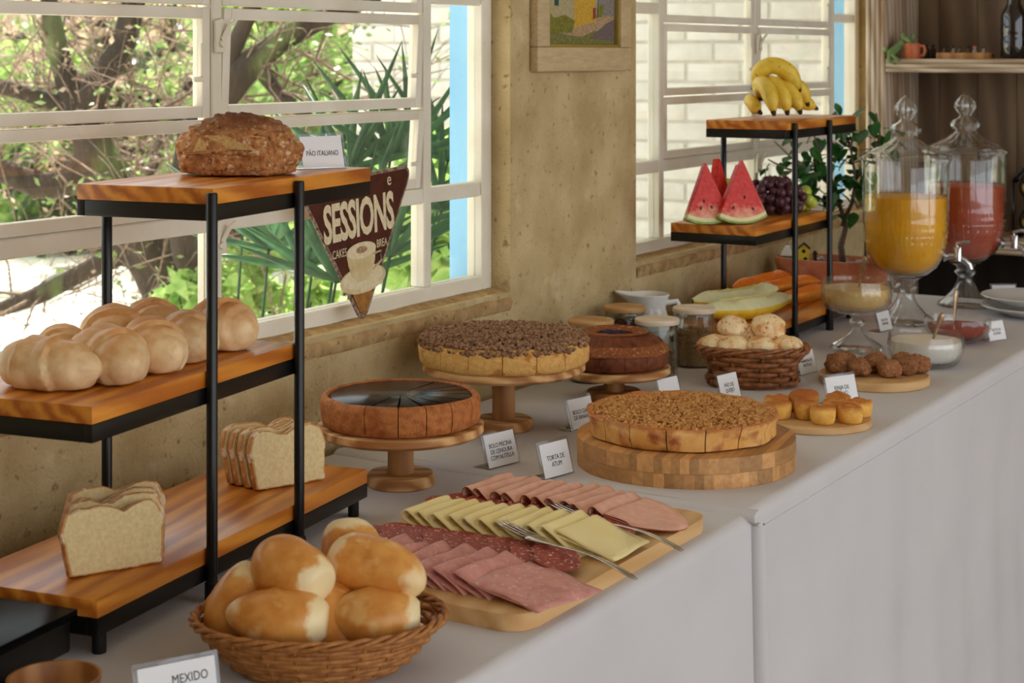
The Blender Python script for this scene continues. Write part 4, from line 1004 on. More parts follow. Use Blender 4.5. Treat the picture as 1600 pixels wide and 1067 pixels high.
# juice dispensers
mat('orange_juice', (255,176,0), (255,188,10), scale=10, rough=.45, sss=.12, bump=.1)
mat('red_juice', (172,64,32), (184,74,40), scale=10, rough=.45, sss=.12)
def dispenser(label, loc, juice, lvl, rz):
    t = thing('juice_dispenser', label, 'dispenser', loc, rz, 'glass juice dispensers with pointed lids')
    G().lathe([(0,.004),(.040,.003),(.066,0),(.069,.004),(.066,.010),(.048,.022),(.030,.044),(.020,.066),(.019,.078),(.028,.088),(.021,.096),(.024,.104),(.040,.112),(0,.114)], 64, None, flute(20, .05, 0, .06)).obj('foot', 'crystal', t, smooth=60)
    def dia(a, r, z):
        k = math.exp(-((z-.19)/.05)**2); return (r*(1+.022*k*math.cos(a*26+z*300)*math.cos(a*26-z*300)*2), z)
    outer = [(.026,.113),(.052,.120),(.074,.138),(.088,.165),(.096,.198),(.1,.235),(.102,.28),(.103,.34),(.104,.388),(.107,.394)]
    inner = [(.1045,.394),(.101,.386),(.1,.34),(.099,.28),(.097,.235),(.093,.198),(.085,.166),(.071,.140),(.05,.124),(0,.119)]
    def dense(p): 
        o = []
        for a, b in zip(p, p[1:]):
            for k in range(6): o.append((a[0]+(b[0]-a[0])*k/6, a[1]+(b[1]-a[1])*k/6))
        return o+[p[-1]]
    G().lathe(dense(outer)+inner, 128, None, dia).obj('glass_vessel', 'cut_glass_thin', t, smooth=60)
    ji = [(0,.1195),(.049,.1245),(.0702,.1405),(.0842,.1665),(.0922,.198),(.0962,.235),(.0982,.28),(.0985,lvl-.001),(.096,lvl),(0,lvl)]
    G().lathe(ji, 72).obj('juice', juice, t, smooth=50)
    G().lathe([(.100,.395),(.109,.396),(.110,.401),(.106,.406),(.080,.418),(.050,.432),(.030,.446),(.024,.452),(.034,.462),(.036,.470),(.030,.480),(.018,.486),(.013,.492),(.020,.502),(.026,.514),(.024,.526),(.012,.542),(0,.552)], 64, None,
        lambda a, r, z: (r*(1+(.05 if z > .41 else .0)*math.cos(a*(16 if z < .45 else 8))*(1.6 if z > .49 else 1)), z)).obj('lid', 'crystal', t, smooth=35)
    tp = G(); tp.lathe([(0,0),(.013,0),(.014,.004),(.010,.008),(.007,.010),(.007,.034),(0,.034)], 20, T(.088,0,.165) @ Ry(PI/2)); tap = tp.obj('tap', 'chrome', t, smooth=50)
    G().lathe([(0,-.014),(.010,-.014),(.0105,.018),(.009,.020),(0,.020)], 20, T(.122,0,.168)).obj('valve', 'chrome', tap, smooth=50)
    G().tube([(.124,0,.160),(.138,0,.156),(.148,0,.146),(.152,0,.134)], [.008,.008,.0078,.0072], 14).obj('spout', 'chrome', tap, smooth=60)
    G().tube([(.120,0,.188),(.120,0,.196),(.136,0,.200),(.150,0,.199)], [.004,.004,.004,.006], 10).obj('lever', 'chrome', tap, smooth=60)
    return t
dispenser('cut-glass dispenser of yellow orange juice', (.415, 4.022, TZ), 'orange_juice', .307, R(18))
dispenser('cut-glass dispenser of red juice, the farther one', (.458, 4.375, TZ), 'red_juice', .312, R(12))
# storage jars by the wall
thin_glass('jar_glass', (.93,.95,.94), 1.4)
mat('granola', (150,110,66), (190,150,100), scale=60, rough=.9)
mat('berries', (150,44,50), (92,40,60), scale=60, rough=.6)
mat('seeds', (176,150,118), (140,112,84), scale=60, rough=.9)
wood('lid_wood', (196,150,96), (214,172,120), 'X', scale=10, rough=.5, dist=2)
wood('lid_pale', (226,206,180), (238,222,200), 'X', scale=10, rough=.4, dist=2)
def jar(label, loc, r, h, lid, fill, level, seed):
    t = thing('storage_jar', label, 'jar', loc, 0, 'glass jars with wooden lids by the wall')
    G().lathe([(0,0),(r-.002,0),(r,.003),(r,h-.016),(r-.001,h-.012),(r-.003,h-.014),(r-.0025,.004),(0,.003)], 56).obj('jar_body', 'jar_glass', t, smooth=50)
    L = G().lathe([(0,h-.010),(r+.002,h-.010),(r+.003,h-.008),(r+.003,h-.002),(r+.001,h),(0,h)], 56).obj('lid', lid, t, smooth=40)
    G().lathe([(0,h-.022),(r-.004,h-.022),(r-.0035,h-.010),(0,h-.010)], 40).obj('seal', 'jar_glass', L, smooth=40)
    if fill:
        G().lathe([(0,.004),(r-.006,.004),(r-.006,level-.004),(0,level)], 32).obj('contents', fill, t, smooth=50)
        rnd = random.Random(seed); g = G()
        for _ in range(380):
            a = rnd.uniform(0, 2*PI); side = rnd.random() < .75; z = rnd.uniform(.006, level) if side else level-.001; rr = (r-.0065) if side else (r-.008)*math.sqrt(rnd.random()); s = rnd.uniform(.0022,.0036)
            M = T(rr*math.cos(a), rr*math.sin(a), z) @ Rz(rnd.uniform(0,6)) @ Rx(rnd.uniform(0,6)); v = [(s,0,0),(-s,0,0),(0,s*.8,0),(0,-s*.8,0),(0,0,s*.5),(0,0,-s*.5)]
            g.add(v, [(0,2,4),(2,1,4),(1,3,4),(3,0,4),(2,0,5),(1,2,5),(3,1,5),(0,3,5)], M)
        stuff(g.obj('grains', fill, t, smooth=0, fix=False))
    return t
jar('glass jar of granola with a pale wooden lid, behind the cheese breads', (.213, 3.248, TZ), .0425, .122, 'lid_pale', 'granola', .074, 1)
jar('glass jar with a pale wooden lid between ring cake and granola jar', (.197, 3.105, TZ), .0425, .116, 'lid_pale', 'seeds', .05, 2)
jar('glass jar with a tan wooden lid behind the ring cake, nearest the crumble cake', (.106, 2.992, TZ), .043, .122, 'lid_wood', 'seeds', .06, 3)
jar('glass jar of red dried fruit with a tan lid by the wall', (.072, 3.205, TZ), .0425, .119, 'lid_wood', 'berries', .088, 4)
pj = thing('pitcher', 'white porcelain pitcher with a spout, against the wall', 'pitcher', (.075, 3.315, TZ), R(205))
def lipf(a, r, z):
    k = max(0, math.cos(a))**10*max(0, (z-.10)/.03) if z > .10 else 0; return (r+.030*k, z+.004*k)
G().lathe([(0,0),(.030,0),(.034,.004),(.043,.03),(.046,.055),(.042,.082),(.036,.100),(.037,.112),(.043,.126),(.045,.130),(.043,.132),(.039,.126),(.034,.112),(.033,.100),(.04,.08),(.042,.055),(.03,.01),(0,.006)], 64, None, lipf).obj('body', 'porcelain', pj, smooth=60)
G().tube([(-.034,0,.112),(-.060,0,.116),(-.072,0,.095),(-.066,0,.060),(-.044,0,.045)], [.006,.006,.006,.006,.006], 10).obj('handle', 'porcelain', pj, smooth=60)
# ------------------------------------------------------------------ the signs
def tsign(label, lines, x, y, z=TZ, ang=78, **k): return sign(label, lines, (x, y, z), ang, **k)
tsign('small sign lettered PÃO ITALIANO on the top bread shelf', 'PÃO ITALIANO', *on_stand(SL, -.045, .585, .4942)[:2], z=SL[2]+.4942, ang=66, w=.066, h=.046, xs=.72, size=.0105)
tsign('small sign lettered BOLO PISCINA below the chocolate cake stand', 'BOLO PISCINA\nDE CENOURA\nCOM NUTELLA', .325, 2.296, size=.0098, w=.068, h=.052)
tsign('small sign lettered TORTA DE ATUM by the bamboo board', 'TORTA DE\nATUM', .432, 2.283, size=.0105, w=.064, h=.052)
tsign('small sign lettered BOLO CUCA DE BANANA under the crumble cake', 'BOLO CUCA\nDE BANANA', .304, 2.600, size=.0100, w=.062, h=.052)
tsign('small sign lettered PÃO DE QUEIJO before the dark wicker basket', 'PÃO DE\nQUEIJO', .424, 2.958, size=.0105, w=.060, h=.048)
tsign('small sign mostly hidden behind the crumble-topped tart', '', .345, 2.865, w=.060, h=.048)
tsign('small sign beside the right end of the dark wicker basket', 'MARRON DE\nNUTELLA', .455, 3.276, size=.0088, w=.060, h=.048)
tsign('small sign lettered MILHO standing behind the corn cakes', 'RINJA DE\nMILHO', .617, 3.035, ang=62, size=.0110, w=.072, h=.050)
tsign('small sign between the footed bowl and the orange juice', 'SUCO DE\nLARANJA', .414, 3.880, size=.0085, w=.055, h=.046)
tsign('small sign right of the red jam bowl', 'SUCO DE\nGOIABA', .676, 3.878, ang=64, size=.0085, w=.054, h=.044)
tsign('small sign lettered SUCO DE GOIABA behind the white plates', 'SUCO DE\nGOIABA', .530, 4.487, ang=34, size=.0105, w=.062, h=.044)
tsign('small sign lettered MEXIDO at the bottom edge before the roll basket', 'MEXIDO', 0.579, 1.267, z=NZ, ang=63, size=.0125, w=.080, h=.055, xs=.8, tx=.16, ty=.72)
# ================================================================== FRUIT
mat('banana_skin', (232,194,58), (240,208,86), scale=14, rough=.45, rand=.06, sss=.06, spots=[((150,110,40), 30, .66, .06), ((200,190,70), 8, .6, .15)])
mat('banana_tip', (48,34,20), (72,52,28), scale=60, rough=.8)
mat('melon_red', (206,38,34), (222,66,56), scale=30, rough=.5, sss=.12, bump=.35, bscale=160, xramp=[(2, -.088, -.120, (240,172,140), .01)], bdist=.002)
mat('melon_rind_pale', (226,222,160), (236,228,178), scale=20, rough=.5)
mat('melon_rind_green', (120,150,52), (160,180,80), scale=30, rough=.4)
mat('melon_seed', (34,20,14), rough=.35)
mat('grape_dark', (74,40,52), (98,58,66), scale=60, rough=.35, rand=.15, sss=.1)
mat('grape_green', (168,180,58), (190,198,86), scale=60, rough=.3, rand=.06, sss=.2)
mat('honeydew', (232,228,172), (240,236,190), scale=16, rough=.4, sss=.15, bump=.2, bscale=60)
mat('honeydew_core', (214,196,120), (226,208,140), scale=70, rough=.5, bump=.8, bscale=140)
mat('honeydew_skin', (226,178,30), (236,196,60), scale=14, rough=.45)
mat('papaya_flesh', (236,112,24), (244,136,40), scale=14, rough=.35, sss=.12, bump=.25, bscale=50)
mat('papaya_skin', (220,140,36), (196,120,40), scale=12, rough=.5)
def watermelon(label, loc, rz, lean, h, hw, th, seed):
    """triangular slice: point up, curved rind at the bottom; flat faces toward +-y"""
    t = thing('watermelon_slice', label, 'watermelon', loc, 0, 'watermelon wedges on the fruit stand'); t.rotation_euler = (lean, 0, rz)
    L = math.hypot(h, hw); a0 = math.atan2(hw, h)
    def sector(r0, r1, y0, y1, m, nm):
        out = []
        k = 10
        for i in range(k+1): a = -a0+2*a0*i/k; out.append((r1*math.sin(a), -r1*math.cos(a)*1.0))
        if r0 > 1e-5:
            for i in range(k+1): a = a0-2*a0*i/k; out.append((r0*math.sin(a), -r0*math.cos(a)))
        else: out.append((0, 0))
        return G().prism(out, y0, y1, .0006, T(0,0,L) @ Rx(PI/2)).obj(nm, m, t, smooth=40)
    f = sector(0, L*.905, -th/2, th/2, 'melon_red', 'flesh'); f.data.transform(T(0,0,-L)); f.location = (0,0,L)
    sector(L*.905, L*.965, -th/2, th/2, 'melon_rind_pale', 'inner_rind'); sector(L*.965, L, -th/2+.0005, th/2-.0005, 'melon_rind_green', 'rind')
    rnd = random.Random(seed)
    for _ in range(3):
        a = rnd.uniform(-a0*.6, a0*.6); r = L*rnd.uniform(.45,.8); x, z = r*math.sin(a), L-r*math.cos(a)
        G().blob(.0026, .0010, .0042, 8, 6, None, T(x, -th/2, z) @ Ry(rnd.uniform(-.6,.6))).obj('seed', 'melon_seed', t, smooth=180)
    return t
zr = .2806
watermelon('watermelon wedge at the left, standing apart on the fruit stand', on_stand(SR, -.112, .000, zr), R(50), R(-7), .122, .054, .020, 1)
watermelon('watermelon wedge at the front, widest pale rind', on_stand(SR, -.052, .045, zr), R(50), R(-8), .116, .058, .022, 2)
watermelon('watermelon wedge between the left one and the front one, mostly hidden', on_stand(SR, -.118, .088, zr), R(86), R(-5), .126, .056, .018, 3)
watermelon('rear right watermelon wedge in front of the dark grapes', on_stand(SR, -.070, .102, zr), R(48), R(-6), .124, .054, .020, 4)
def bunch(label, c, rad, n, r, m, seed, group, flat=True):
    t = thing('grape_bunch', label, 'grapes', c, 0, group); rnd = random.Random(seed); pts = []
    me = G().blob(r, r*.96, r*1.06, 14, 10).mesh('grape', m, 180); tries = 0
    while len(pts) < n and tries < 9000:
        tries += 1
        v = Vector((rnd.gauss(0,1), rnd.gauss(0,1), rnd.gauss(0,1))).normalized()*rnd.uniform(.45,1)**.4
        p = Vector((v.x*rad[0], v.y*rad[1], max(r*1.0, rad[2]*.9+v.z*rad[2])))
        if all((p-q).length > r*1.62 for q in pts): pts.append(p)
    for p in pts: link('grape', me, t, p, (rnd.uniform(0,3), rnd.uniform(0,3), 0))
    g = G(); top = Vector((0,0,rad[2]*1.2))
    for p in pts[::3]: g.tube([p, (p+top)*.5, top], [.0012,.0014,.002], 5)
    g.obj('stalk', 'twig', t, smooth=180); return t
bunch('bunch of dark purple grapes on the fruit stand', on_stand(SR, -.088, .325, .2802), (.070,.075,.042), 80, .0115, 'grape_dark', 3, 'grapes on the fruit stand')
bunch('cluster of green grapes by the right post of the fruit stand', on_stand(SR, -.050, .405, .2802), (.026,.030,.028), 12, .014, 'grape_green', 4, 'grapes on the fruit stand')
bunch('few green grapes peeping out behind the watermelon points', on_stand(SR, -.160, .190, .2802), (.020,.020,.044), 9, .013, 'grape_green', 6, 'grapes on the fruit stand')
def banana(label, pts, r0=.0220, hand=None):
    t = thing('banana', label, 'banana', pts[0], 0, 'ripe bananas on the fruit stand'); o = Vector(pts[0]); P = [Vector(p)-o for p in pts]
    path = []
    for i in range(17):
        s = i/16; b = (1-s)**3*P[0]+3*(1-s)**2*s*P[1]+3*(1-s)*s*s*P[2]+s**3*P[3]; path.append(b)
    rr = [r0*(.34+.66*min(1, (i/16)/.22)**.8) if i < 5 else r0*(1-max(0, (i/16-.78)/.22)**2*.62) for i in range(17)]
    G().tube(path, rr, 7).obj('peel', 'banana_skin', t, smooth=75)
    d = (path[-1]-path[-2]).normalized(); G().tube([path[-1]-d*.002, path[-1]+d*.006, path[-1]+d*.010], [rr[-1]*1.02, rr[-1]*.75, rr[-1]*.5], 7).obj('tip', 'banana_tip', t, smooth=60)
    d0 = (path[0]-path[1]).normalized(); G().tube([path[0]+d0*-.003, path[0]+d0*.012], [rr[0]*1.02, rr[0]*1.1], 7).obj('stem', 'banana_tip', t, smooth=60)
    return t
zt_ = .5005
def bp(x, y, z): return on_stand(SR, x, y, zt_+z)
banana('leftmost banana of the front row, curving down to the shelf', [bp(-.128,.332,.052), bp(-.118,.300,.102), bp(-.066,.236,.088), bp(-.050,.227,.020)], .0195)
banana('second banana of the front row', [bp(-.124,.340,.054), bp(-.106,.326,.100), bp(-.052,.282,.088), bp(-.036,.275,.020)], .0195)
banana('third banana of the front row, in the middle', [bp(-.120,.350,.052), bp(-.100,.346,.092), bp(-.045,.335,.080), bp(-.028,.334,.020)], .019)
banana('top banana arching over the others', [bp(-.136,.326,.078), bp(-.118,.306,.140), bp(-.060,.330,.142), bp(-.045,.368,.070)], .021)
banana('fourth banana of the front row, right of the top one', [bp(-.122,.362,.054), bp(-.100,.388,.104), bp(-.052,.408,.088), bp(-.040,.414,.036)], .0185)
banana('rightmost banana lying low on the shelf', [bp(-.118,.400,.026), bp(-.100,.440,.044), bp(-.072,.468,.040), bp(-.050,.490,.022)], .018)
banana('banana at the left rear, lying against the bunch', [bp(-.146,.338,.036), bp(-.142,.300,.050), bp(-.122,.270,.036), bp(-.098,.260,.018)], .0165)
def crescent(name, label, cat, loc, rz, L, depth, th, flesh, skin, core, bend, group, roll=0, tw=0):
    """long boat-shaped fruit wedge: triangular section, rind on the convex underside"""
    t = thing(name, label, cat, loc, 0, group); t.rotation_euler = (roll, tw, rz); n = 28
    def sec(s):
        w = math.sin(PI*min(.985, max(.015, s)))**.55; x = (s-.5)*L; lift = bend*(2*s-1)**2; return x, w, lift
    def fl(u, k):
        x, w, lift = sec(u); a = [(-.5*th*w, .30*depth*w), (-.28*th*w, .86*depth*w), (-.10*th*w, 1.0*depth*w), (.10*th*w, .97*depth*w), (.30*th*w, .82*depth*w), (.5*th*w, .30*depth*w)]
        i = k*(len(a)-1); j = int(min(i, len(a)-2)); f = i-j; y = a[j][0]*(1-f)+a[j+1][0]*f; z = a[j][1]*(1-f)+a[j+1][1]*f
        hollow = .30*depth*w*math.exp(-((u-.5)/.26)**4)*math.exp(-((y)/(.24*th))**2)
        return (x, y, z-hollow+lift+.0012*nz3((x, y, z), 40, 2))
    G().grid(fl, n, 10).obj('flesh', flesh, t, smooth=60)
    def sk(u, k):
        x, w, lift = sec(u); a = PI*k; return (x, -.5*th*w*math.cos(a), .30*depth*w*(1-math.sin(a))+lift)
    G().grid(sk, n, 10).obj('rind', skin, t, smooth=60)
    if core:
        def co(u, k):
            x, w, lift = sec(.2+.6*u); y = (k-.5)*th*.42*w; return (x, y, .60*depth*w+.012*(2*abs(k-.5))**2+lift+.003*nz3((x, y, 0), 90, 5)+.004)
        G().grid(co, 30, 8).obj('seed_core', core, t, smooth=180)
    return t
zl_ = .0586
crescent('melon_slice', 'front slice of yellow-skinned melon on the lowest fruit shelf', 'melon', on_stand(SR, -.060, .120, zl_+.004), R(72), .31, .056, .062, 'honeydew', 'honeydew_skin', 'honeydew_core', .030, 'melon slices on the fruit stand', roll=R(-20))
crescent('melon_slice', 'rear slice of yellow-skinned melon, behind the front one', 'melon', on_stand(SR, -.122, .195, zl_+.006), R(74), .30, .062, .060, 'honeydew', 'honeydew_skin', 'honeydew_core', .034, 'melon slices on the fruit stand', roll=R(-12))
PG = 'papaya slices on the fruit stand'
crescent('papaya_slice', 'lowest papaya slice at the right end of the fruit shelf', 'papaya', on_stand(SR, -.050, .460, zl_+.004), R(80), .26, .042, .056, 'papaya_flesh', 'papaya_skin', None, .010, PG, roll=R(-35))
crescent('papaya_slice', 'middle papaya slice resting above the lowest one', 'papaya', on_stand(SR, -.098, .450, zl_+.022), R(78), .28, .044, .056, 'papaya_flesh', 'papaya_skin', None, .010, PG, roll=R(-30))
crescent('papaya_slice', 'papaya slice at the back by the planter, tip toward the melon', 'papaya', on_stand(SR, -.150, .420, zl_+.030), R(86), .30, .044, .050, 'papaya_flesh', 'papaya_skin', None, .014, PG, roll=R(-25))

# ================================================================== PLANTER WITH LITTLE TREE
mat('terracotta', (176,100,66), (194,120,84), scale=8, rough=.85, bump=.3, bscale=60, spots=((206,146,110), 6, .58, .15))
mat('soil', (46,34,26), (70,52,40), scale=60, rough=1, bump=1, bscale=120)
mat('stone', (150,140,134), (196,188,180), scale=40, rough=.8, rand=.3)
mat('bonsai_bark', (120,104,88), (90,76,62), scale=40, rough=.9, bump=.6)
leafmat('ficus_leaf', (58,112,50), (38,84,38), .3, rough=.35)
mat('yellow_toy', (226,206,60), (214,190,44), scale=10, rough=.6)
mat('toy_dark', (40,30,24), rough=.8); mat('toy_white', (226,224,214), rough=.7); mat('toy_green', (110,146,96), rough=.7)
PX, PY = .185, 4.132
pl = thing('planter', 'long oval terracotta planter behind the fruit stand', 'planter', (PX, PY, TZ))
def oval(a, r, z): return None
g = G(); prof = [(.62,0),(.74,.004),(.88,.05),(.97,.10),(1.0,.118),(1.0,.130),(.96,.132),(.93,.126),(.90,.110),(0,.108)]
def ovf(k):
    return lambda a, r, z: (r*(((math.cos(a)/.150)**2+(math.sin(a)/.082)**2)**-.5), z)
v = G(); v.lathe(prof, 72, None, ovf(1)); v.obj('pot', 'terracotta', pl, smooth=50)
G().lathe([(.91,.106),(.90,.113),(.5,.116),(0,.116)], 48, None, ovf(1)).obj('soil', 'soil', pl, smooth=60)
rnd = random.Random(2)
st_me = [G().blob(.014, .011, .008, 14, 10, lambda p, q, s=s: q*(1+.15*nz3(p, 1.5, s))).mesh('stone', 'stone', 180) for s in range(3)]
for i in range(24):
    a = rnd.uniform(0, 2*PI); k = math.sqrt(rnd.uniform(.1,.75)); x, y = .125*k*math.cos(a), .062*k*math.sin(a)
    if i < 12: x, y = -.10+.018*i, -.052*math.sqrt(max(.1, 1-((-.10+.018*i)/.135)**2))
    if i == 0 or (abs(x+.085) > .03): tag(link('stone', st_me[i % 3], None, (PX+x, PY+y, TZ+.121), (rnd.uniform(-.3,.3), rnd.uniform(-.3,.3), rnd.uniform(0,6))), 'grey pebble lying on the planter soil', 'stone', 'pebbles on the planter soil')
bt = thing('little_tree', 'small leafy ornamental tree growing in the terracotta planter', 'plant', (PX+.030, PY+.005, TZ+.114))
bran = [[(0,0,0),(-.006,0,.05),(.006,.004,.10),(-.008,0,.15),(-.02,0,.20)], [(-.004,0,.10),(.02,.01,.16),(.03,.01,.22),(.02,0,.30),(.03,0,.36)], [(-.02,0,.20),(-.05,-.01,.25),(-.07,0,.31),(-.09,0,.35)],
        [(.03,.01,.22),(.07,0,.27),(.10,-.01,.33),(.09,-.01,.39)], [(-.05,-.01,.25),(-.10,.0,.25),(-.15,.02,.27),(-.20,.03,.31)], [(-.008,0,.15),(-.06,-.02,.17),(-.11,-.02,.19),(-.15,-.03,.23)], [(.02,0,.30),(-.01,.02,.35),(-.03,.02,.39)],
        [(-.05,0,.25),(-.12,.02,.23),(-.17,.03,.24),(-.22,.04,.26)]]
tips = []
for i, b in enumerate(bran):
    w = [(.009,.0085,.007,.0055,.004), (.006,.005,.004,.003,.002), (.004,.0035,.003,.002)][min(i, 2)]
    G().tube([Vector(p) for p in b], list(w[:len(b)]) if len(w) >= len(b) else list(w)+[.0015]*(len(b)-len(w)), 7).obj('trunk' if i == 0 else 'branch', 'bonsai_bark', bt, smooth=180)
    for p, q in zip(b, b[1:]):
        if p[2] > .12:
            for k in range(3): tips.append(Vector(p).lerp(Vector(q), k/3))
lf = G()
def lff(u, t): w = .0125*math.sin(PI*t**.8)**.9; return ((u-.5)*2*w, t*.036, -.010*t*t+.004*abs(u-.5))
lf.grid(lff, 2, 6); lme = lf.mesh('leaf', 'ficus_leaf', 180)
g = G()
for i in range(230):
    p = rnd.choice(tips[3:])+Vector((rnd.gauss(0,.026), rnd.gauss(0,.022), rnd.gauss(.0,.026)))
    if p.x < -.12 and rnd.random() < .75: continue
    o = link('leaf', lme, bt); o.matrix_basis = Matrix.Translation(p) @ Rz(rnd.uniform(0,6.28)) @ Rx(R(rnd.uniform(-70,20))) @ Matrix.Scale(rnd.uniform(.8,1.4), 4)
hs = thing('toy_house', 'tiny yellow birdhouse with dark holes in the planter', 'ornament', (PX-.062, PY-.030, TZ+.116), R(20), 'tiny ornaments in the planter')
G().prism([(-.014,0),(.014,0),(.014,.038),(0,.052),(-.014,.038)], -.011, .011, .001, Rx(PI/2)).obj('body', 'yellow_toy', hs, smooth=30)
for z, x in ((.034,.0),(.014,.004)): G().lathe([(0,0),(.0048,0),(.0048,.002),(0,.002)], 14, T(x, -.0118, z) @ Rx(PI/2)).obj('hole', 'toy_dark', hs, smooth=30)
for s in (-1, 1): G().box(-.001, .021, -.014, .014, -.001, .0015, .0005, T(0,0,.0535) @ (Ry(R(43)) if s > 0 else Rz(PI) @ Ry(R(43)))).obj('roof', 'toy_dark', hs, smooth=30)
h2 = thing('toy_house', 'tiny white house with a pale roof at the left of the planter', 'ornament', (PX-.108, PY-.020, TZ+.112), R(10), 'tiny ornaments in the planter')
G().prism([(-.013,0),(.013,0),(.013,.026),(0,.032),(-.013,.026)], -.010, .010, .001, Rx(PI/2)).obj('body', 'toy_green', h2, smooth=30)
G().prism([(-.019,.022),(.019,.022),(.006,.046),(-.006,.046)], -.013, .013, .001, Rx(PI/2)).obj('roof', 'toy_white', h2, smooth=30)
pk = thing('toy_post', 'short dark stake standing beside the yellow birdhouse', 'ornament', (PX-.030, PY-.036, TZ+.114))
G().lathe([(0,0),(.004,0),(.0042,.036),(.003,.038),(0,.038)], 12).obj('stake', 'toy_dark', pk, smooth=40); G().lathe([(0,.028),(.006,.028),(.006,.033),(0,.033)], 12).obj('band', 'toy_dark', pk, smooth=40)

# ================================================================== BOOKCASE AT THE FAR END
wood('case_back', (104,82,62), (134,110,86), 'Z', scale=7, rough=.6, dist=3, rand=.10)
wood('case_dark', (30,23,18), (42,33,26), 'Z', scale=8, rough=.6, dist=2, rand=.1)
wood('limewash', (172,150,124), (214,198,176), 'Z', scale=18, rough=.7, dist=3, c3=(148,112,78))
wood('limewash_x', (172,150,124), (214,198,176), 'X', scale=18, rough=.7, dist=3, c3=(148,112,78))
bc = thing('bookcase', 'tall limewashed wooden shelf unit with reeded edges at the far end', 'bookcase', (0, 4.90, 0))
BW = 1.45; BD = .34; SH = [.855, 1.377, 1.95]
for i in range(12):
    x0 = .012+(BW-.012)*i/12; G().box(x0+.0008, x0+(BW-.012)/12-.0008, BD-.02, BD-.004, .86, 2.6, .001).obj('back_plank', 'case_back', bc, smooth=30)
for i in range(6):
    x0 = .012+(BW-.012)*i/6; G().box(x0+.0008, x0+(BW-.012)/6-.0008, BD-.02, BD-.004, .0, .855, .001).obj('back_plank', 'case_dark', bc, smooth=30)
for x in (0.004, BW):
    p = G().box(x, x+.062, .012, BD, 0, 2.6, .001).obj('side_post', 'limewash', bc, smooth=30)
    for k in range(4): G().lathe([(0,0),(.0072,0),(.0072,2.6),(0,2.6)], 12, T(x+.0085+.015*k, .012, 0)).obj('reed', 'limewash', p, smooth=60)
for z in SH:
    s = G().box(.066, BW, .010, BD-.02, z, z+.040, .001).obj('shelf_board', 'limewash_x', bc, smooth=30)
    for k in range(3): G().tube([(.067, .010, z+.0065+.0135*k), (BW, .010, z+.0065+.0135*k)], .0065, 12).obj('reed', 'limewash_x', s, smooth=60)
G().box(.066, BW, BD-.05, BD-.02, 0, .02, .001).obj('plinth', 'case_dark', bc, smooth=30)
ztop = SH[1]+.040; yb = 4.90
mat('mug_clay', (186,96,60), (200,112,72), scale=20, rough=.5)
mug = thing('mug', 'orange clay mug holding a trailing plant on the upper shelf', 'mug', (.132, yb+.05, ztop), R(-10))
G().lathe([(0,0),(.024,0),(.026,.003),(.027,.030),(.025,.046),(.0235,.046),(.025,.03),(.023,.006),(0,.004)], 32).obj('body', 'mug_clay', mug, smooth=50)
G().tube([(.025,0,.038),(.040,0,.038),(.044,0,.024),(.038,0,.010),(.025,0,.010)], .0042, 8).obj('handle', 'mug_clay', mug, smooth=60)
leafmat('succulent', (150,170,110), (110,140,80), .2)
sp = thing('trailing_plant', 'pale green succulent curling out of the orange mug', 'plant', (.124, yb+.05, ztop+.040))
for i, b in enumerate([[(0,0,-.02),(-.02,-.02,.01),(-.044,-.045,-.02),(-.042,-.058,-.05),(-.02,-.062,-.055)], [(0,0,-.02),(-.03,-.02,.0),(-.055,-.04,-.02),(-.062,-.045,-.005)], [(0,0,-.02),(-.01,-.01,.02),(-.02,-.01,.035)], [(0,0,-.02),(.01,0,.02),(.012,0,.036)], [(0,0,-.02),(-.02,-.02,.0),(-.035,-.05,-.03),(-.01,-.065,-.045)], [(0,0,-.02),(.004,-.015,.012),(-.006,-.02,.022)]]):
    G().tube(b, [.006,.0075,.007,.006,.003][:len(b)], 8).obj('stem', 'succulent', sp, smooth=180)
tr = thing('tray', 'small wooden tray of tiny bottles on the upper shelf', 'tray', (.286, yb+.07, ztop))
G().box(-.078, .078, -.03, .03, 0, .005, .001).box(-.078, .078, -.03, -.026, .005, .018, .001).box(-.078, .078, .026, .03, .005, .018, .001).box(-.078, -.074, -.026, .026, .005, .018, .001).box(.074, .078, -.026, .026, .005, .018, .001).obj('tray_body', 'stand_wood_dark', tr, smooth=30)
mat('amber_glass', (70,44,24), (92,58,30), scale=30, rough=.2, spec=.6); mat('clear_tiny', (150,140,124), rough=.2, spec=.6)
for i, x in enumerate((-.060,-.036,-.014,.008,.030,.052)):
    o = thing('tiny_bottle', ['first','second','third','fourth','fifth','sixth'][i]+' tiny bottle from the mug on the wooden tray', 'bottle', (.286+x, yb+.07+(.008 if i % 2 else -.006), ztop+.0052), 0, 'tiny bottles on the tray')
    G().lathe([(0,0),(.008,0),(.0085,.002),(.0085,.016),(.004,.021),(.004,.026),(0,.026)], 16).obj('bottle_body', 'amber_glass' if i in (0,2,3) else 'clear_tiny', o, smooth=50)
    G().lathe([(0,.026),(.005,.026),(.005,.034-.002*(i % 3)),(0,.034-.002*(i % 3))], 14).obj('cap', 'mug_clay' if i == 4 else 'toy_dark', o, smooth=40)
for i, x in enumerate((-.108, -.128)):
    o = thing('tiny_bottle', ['dark tiny bottle right beside the orange mug handle', 'dark tiny bottle between mug and tray'][1-i], 'bottle', (.286+x+.01, yb+.08, ztop), 0, 'tiny bottles on the tray')
    G().lathe([(0,0),(.009,0),(.009,.026),(.004,.032),(.004,.036),(0,.036)], 16).obj('bottle_body', 'toy_dark', o, smooth=50); G().lathe([(0,.036),(.005,.036),(.005,.042),(0,.042)], 12).obj('cap', 'toy_dark', o, smooth=40)
mat('dark_glass', (14,10,10), (20,12,12), scale=10, rough=.08, spec=.7, coat=.5)
db = thing('bottle', 'tall dark glass bottle at the right of the upper shelf', 'bottle', (.428, yb+.07, ztop))
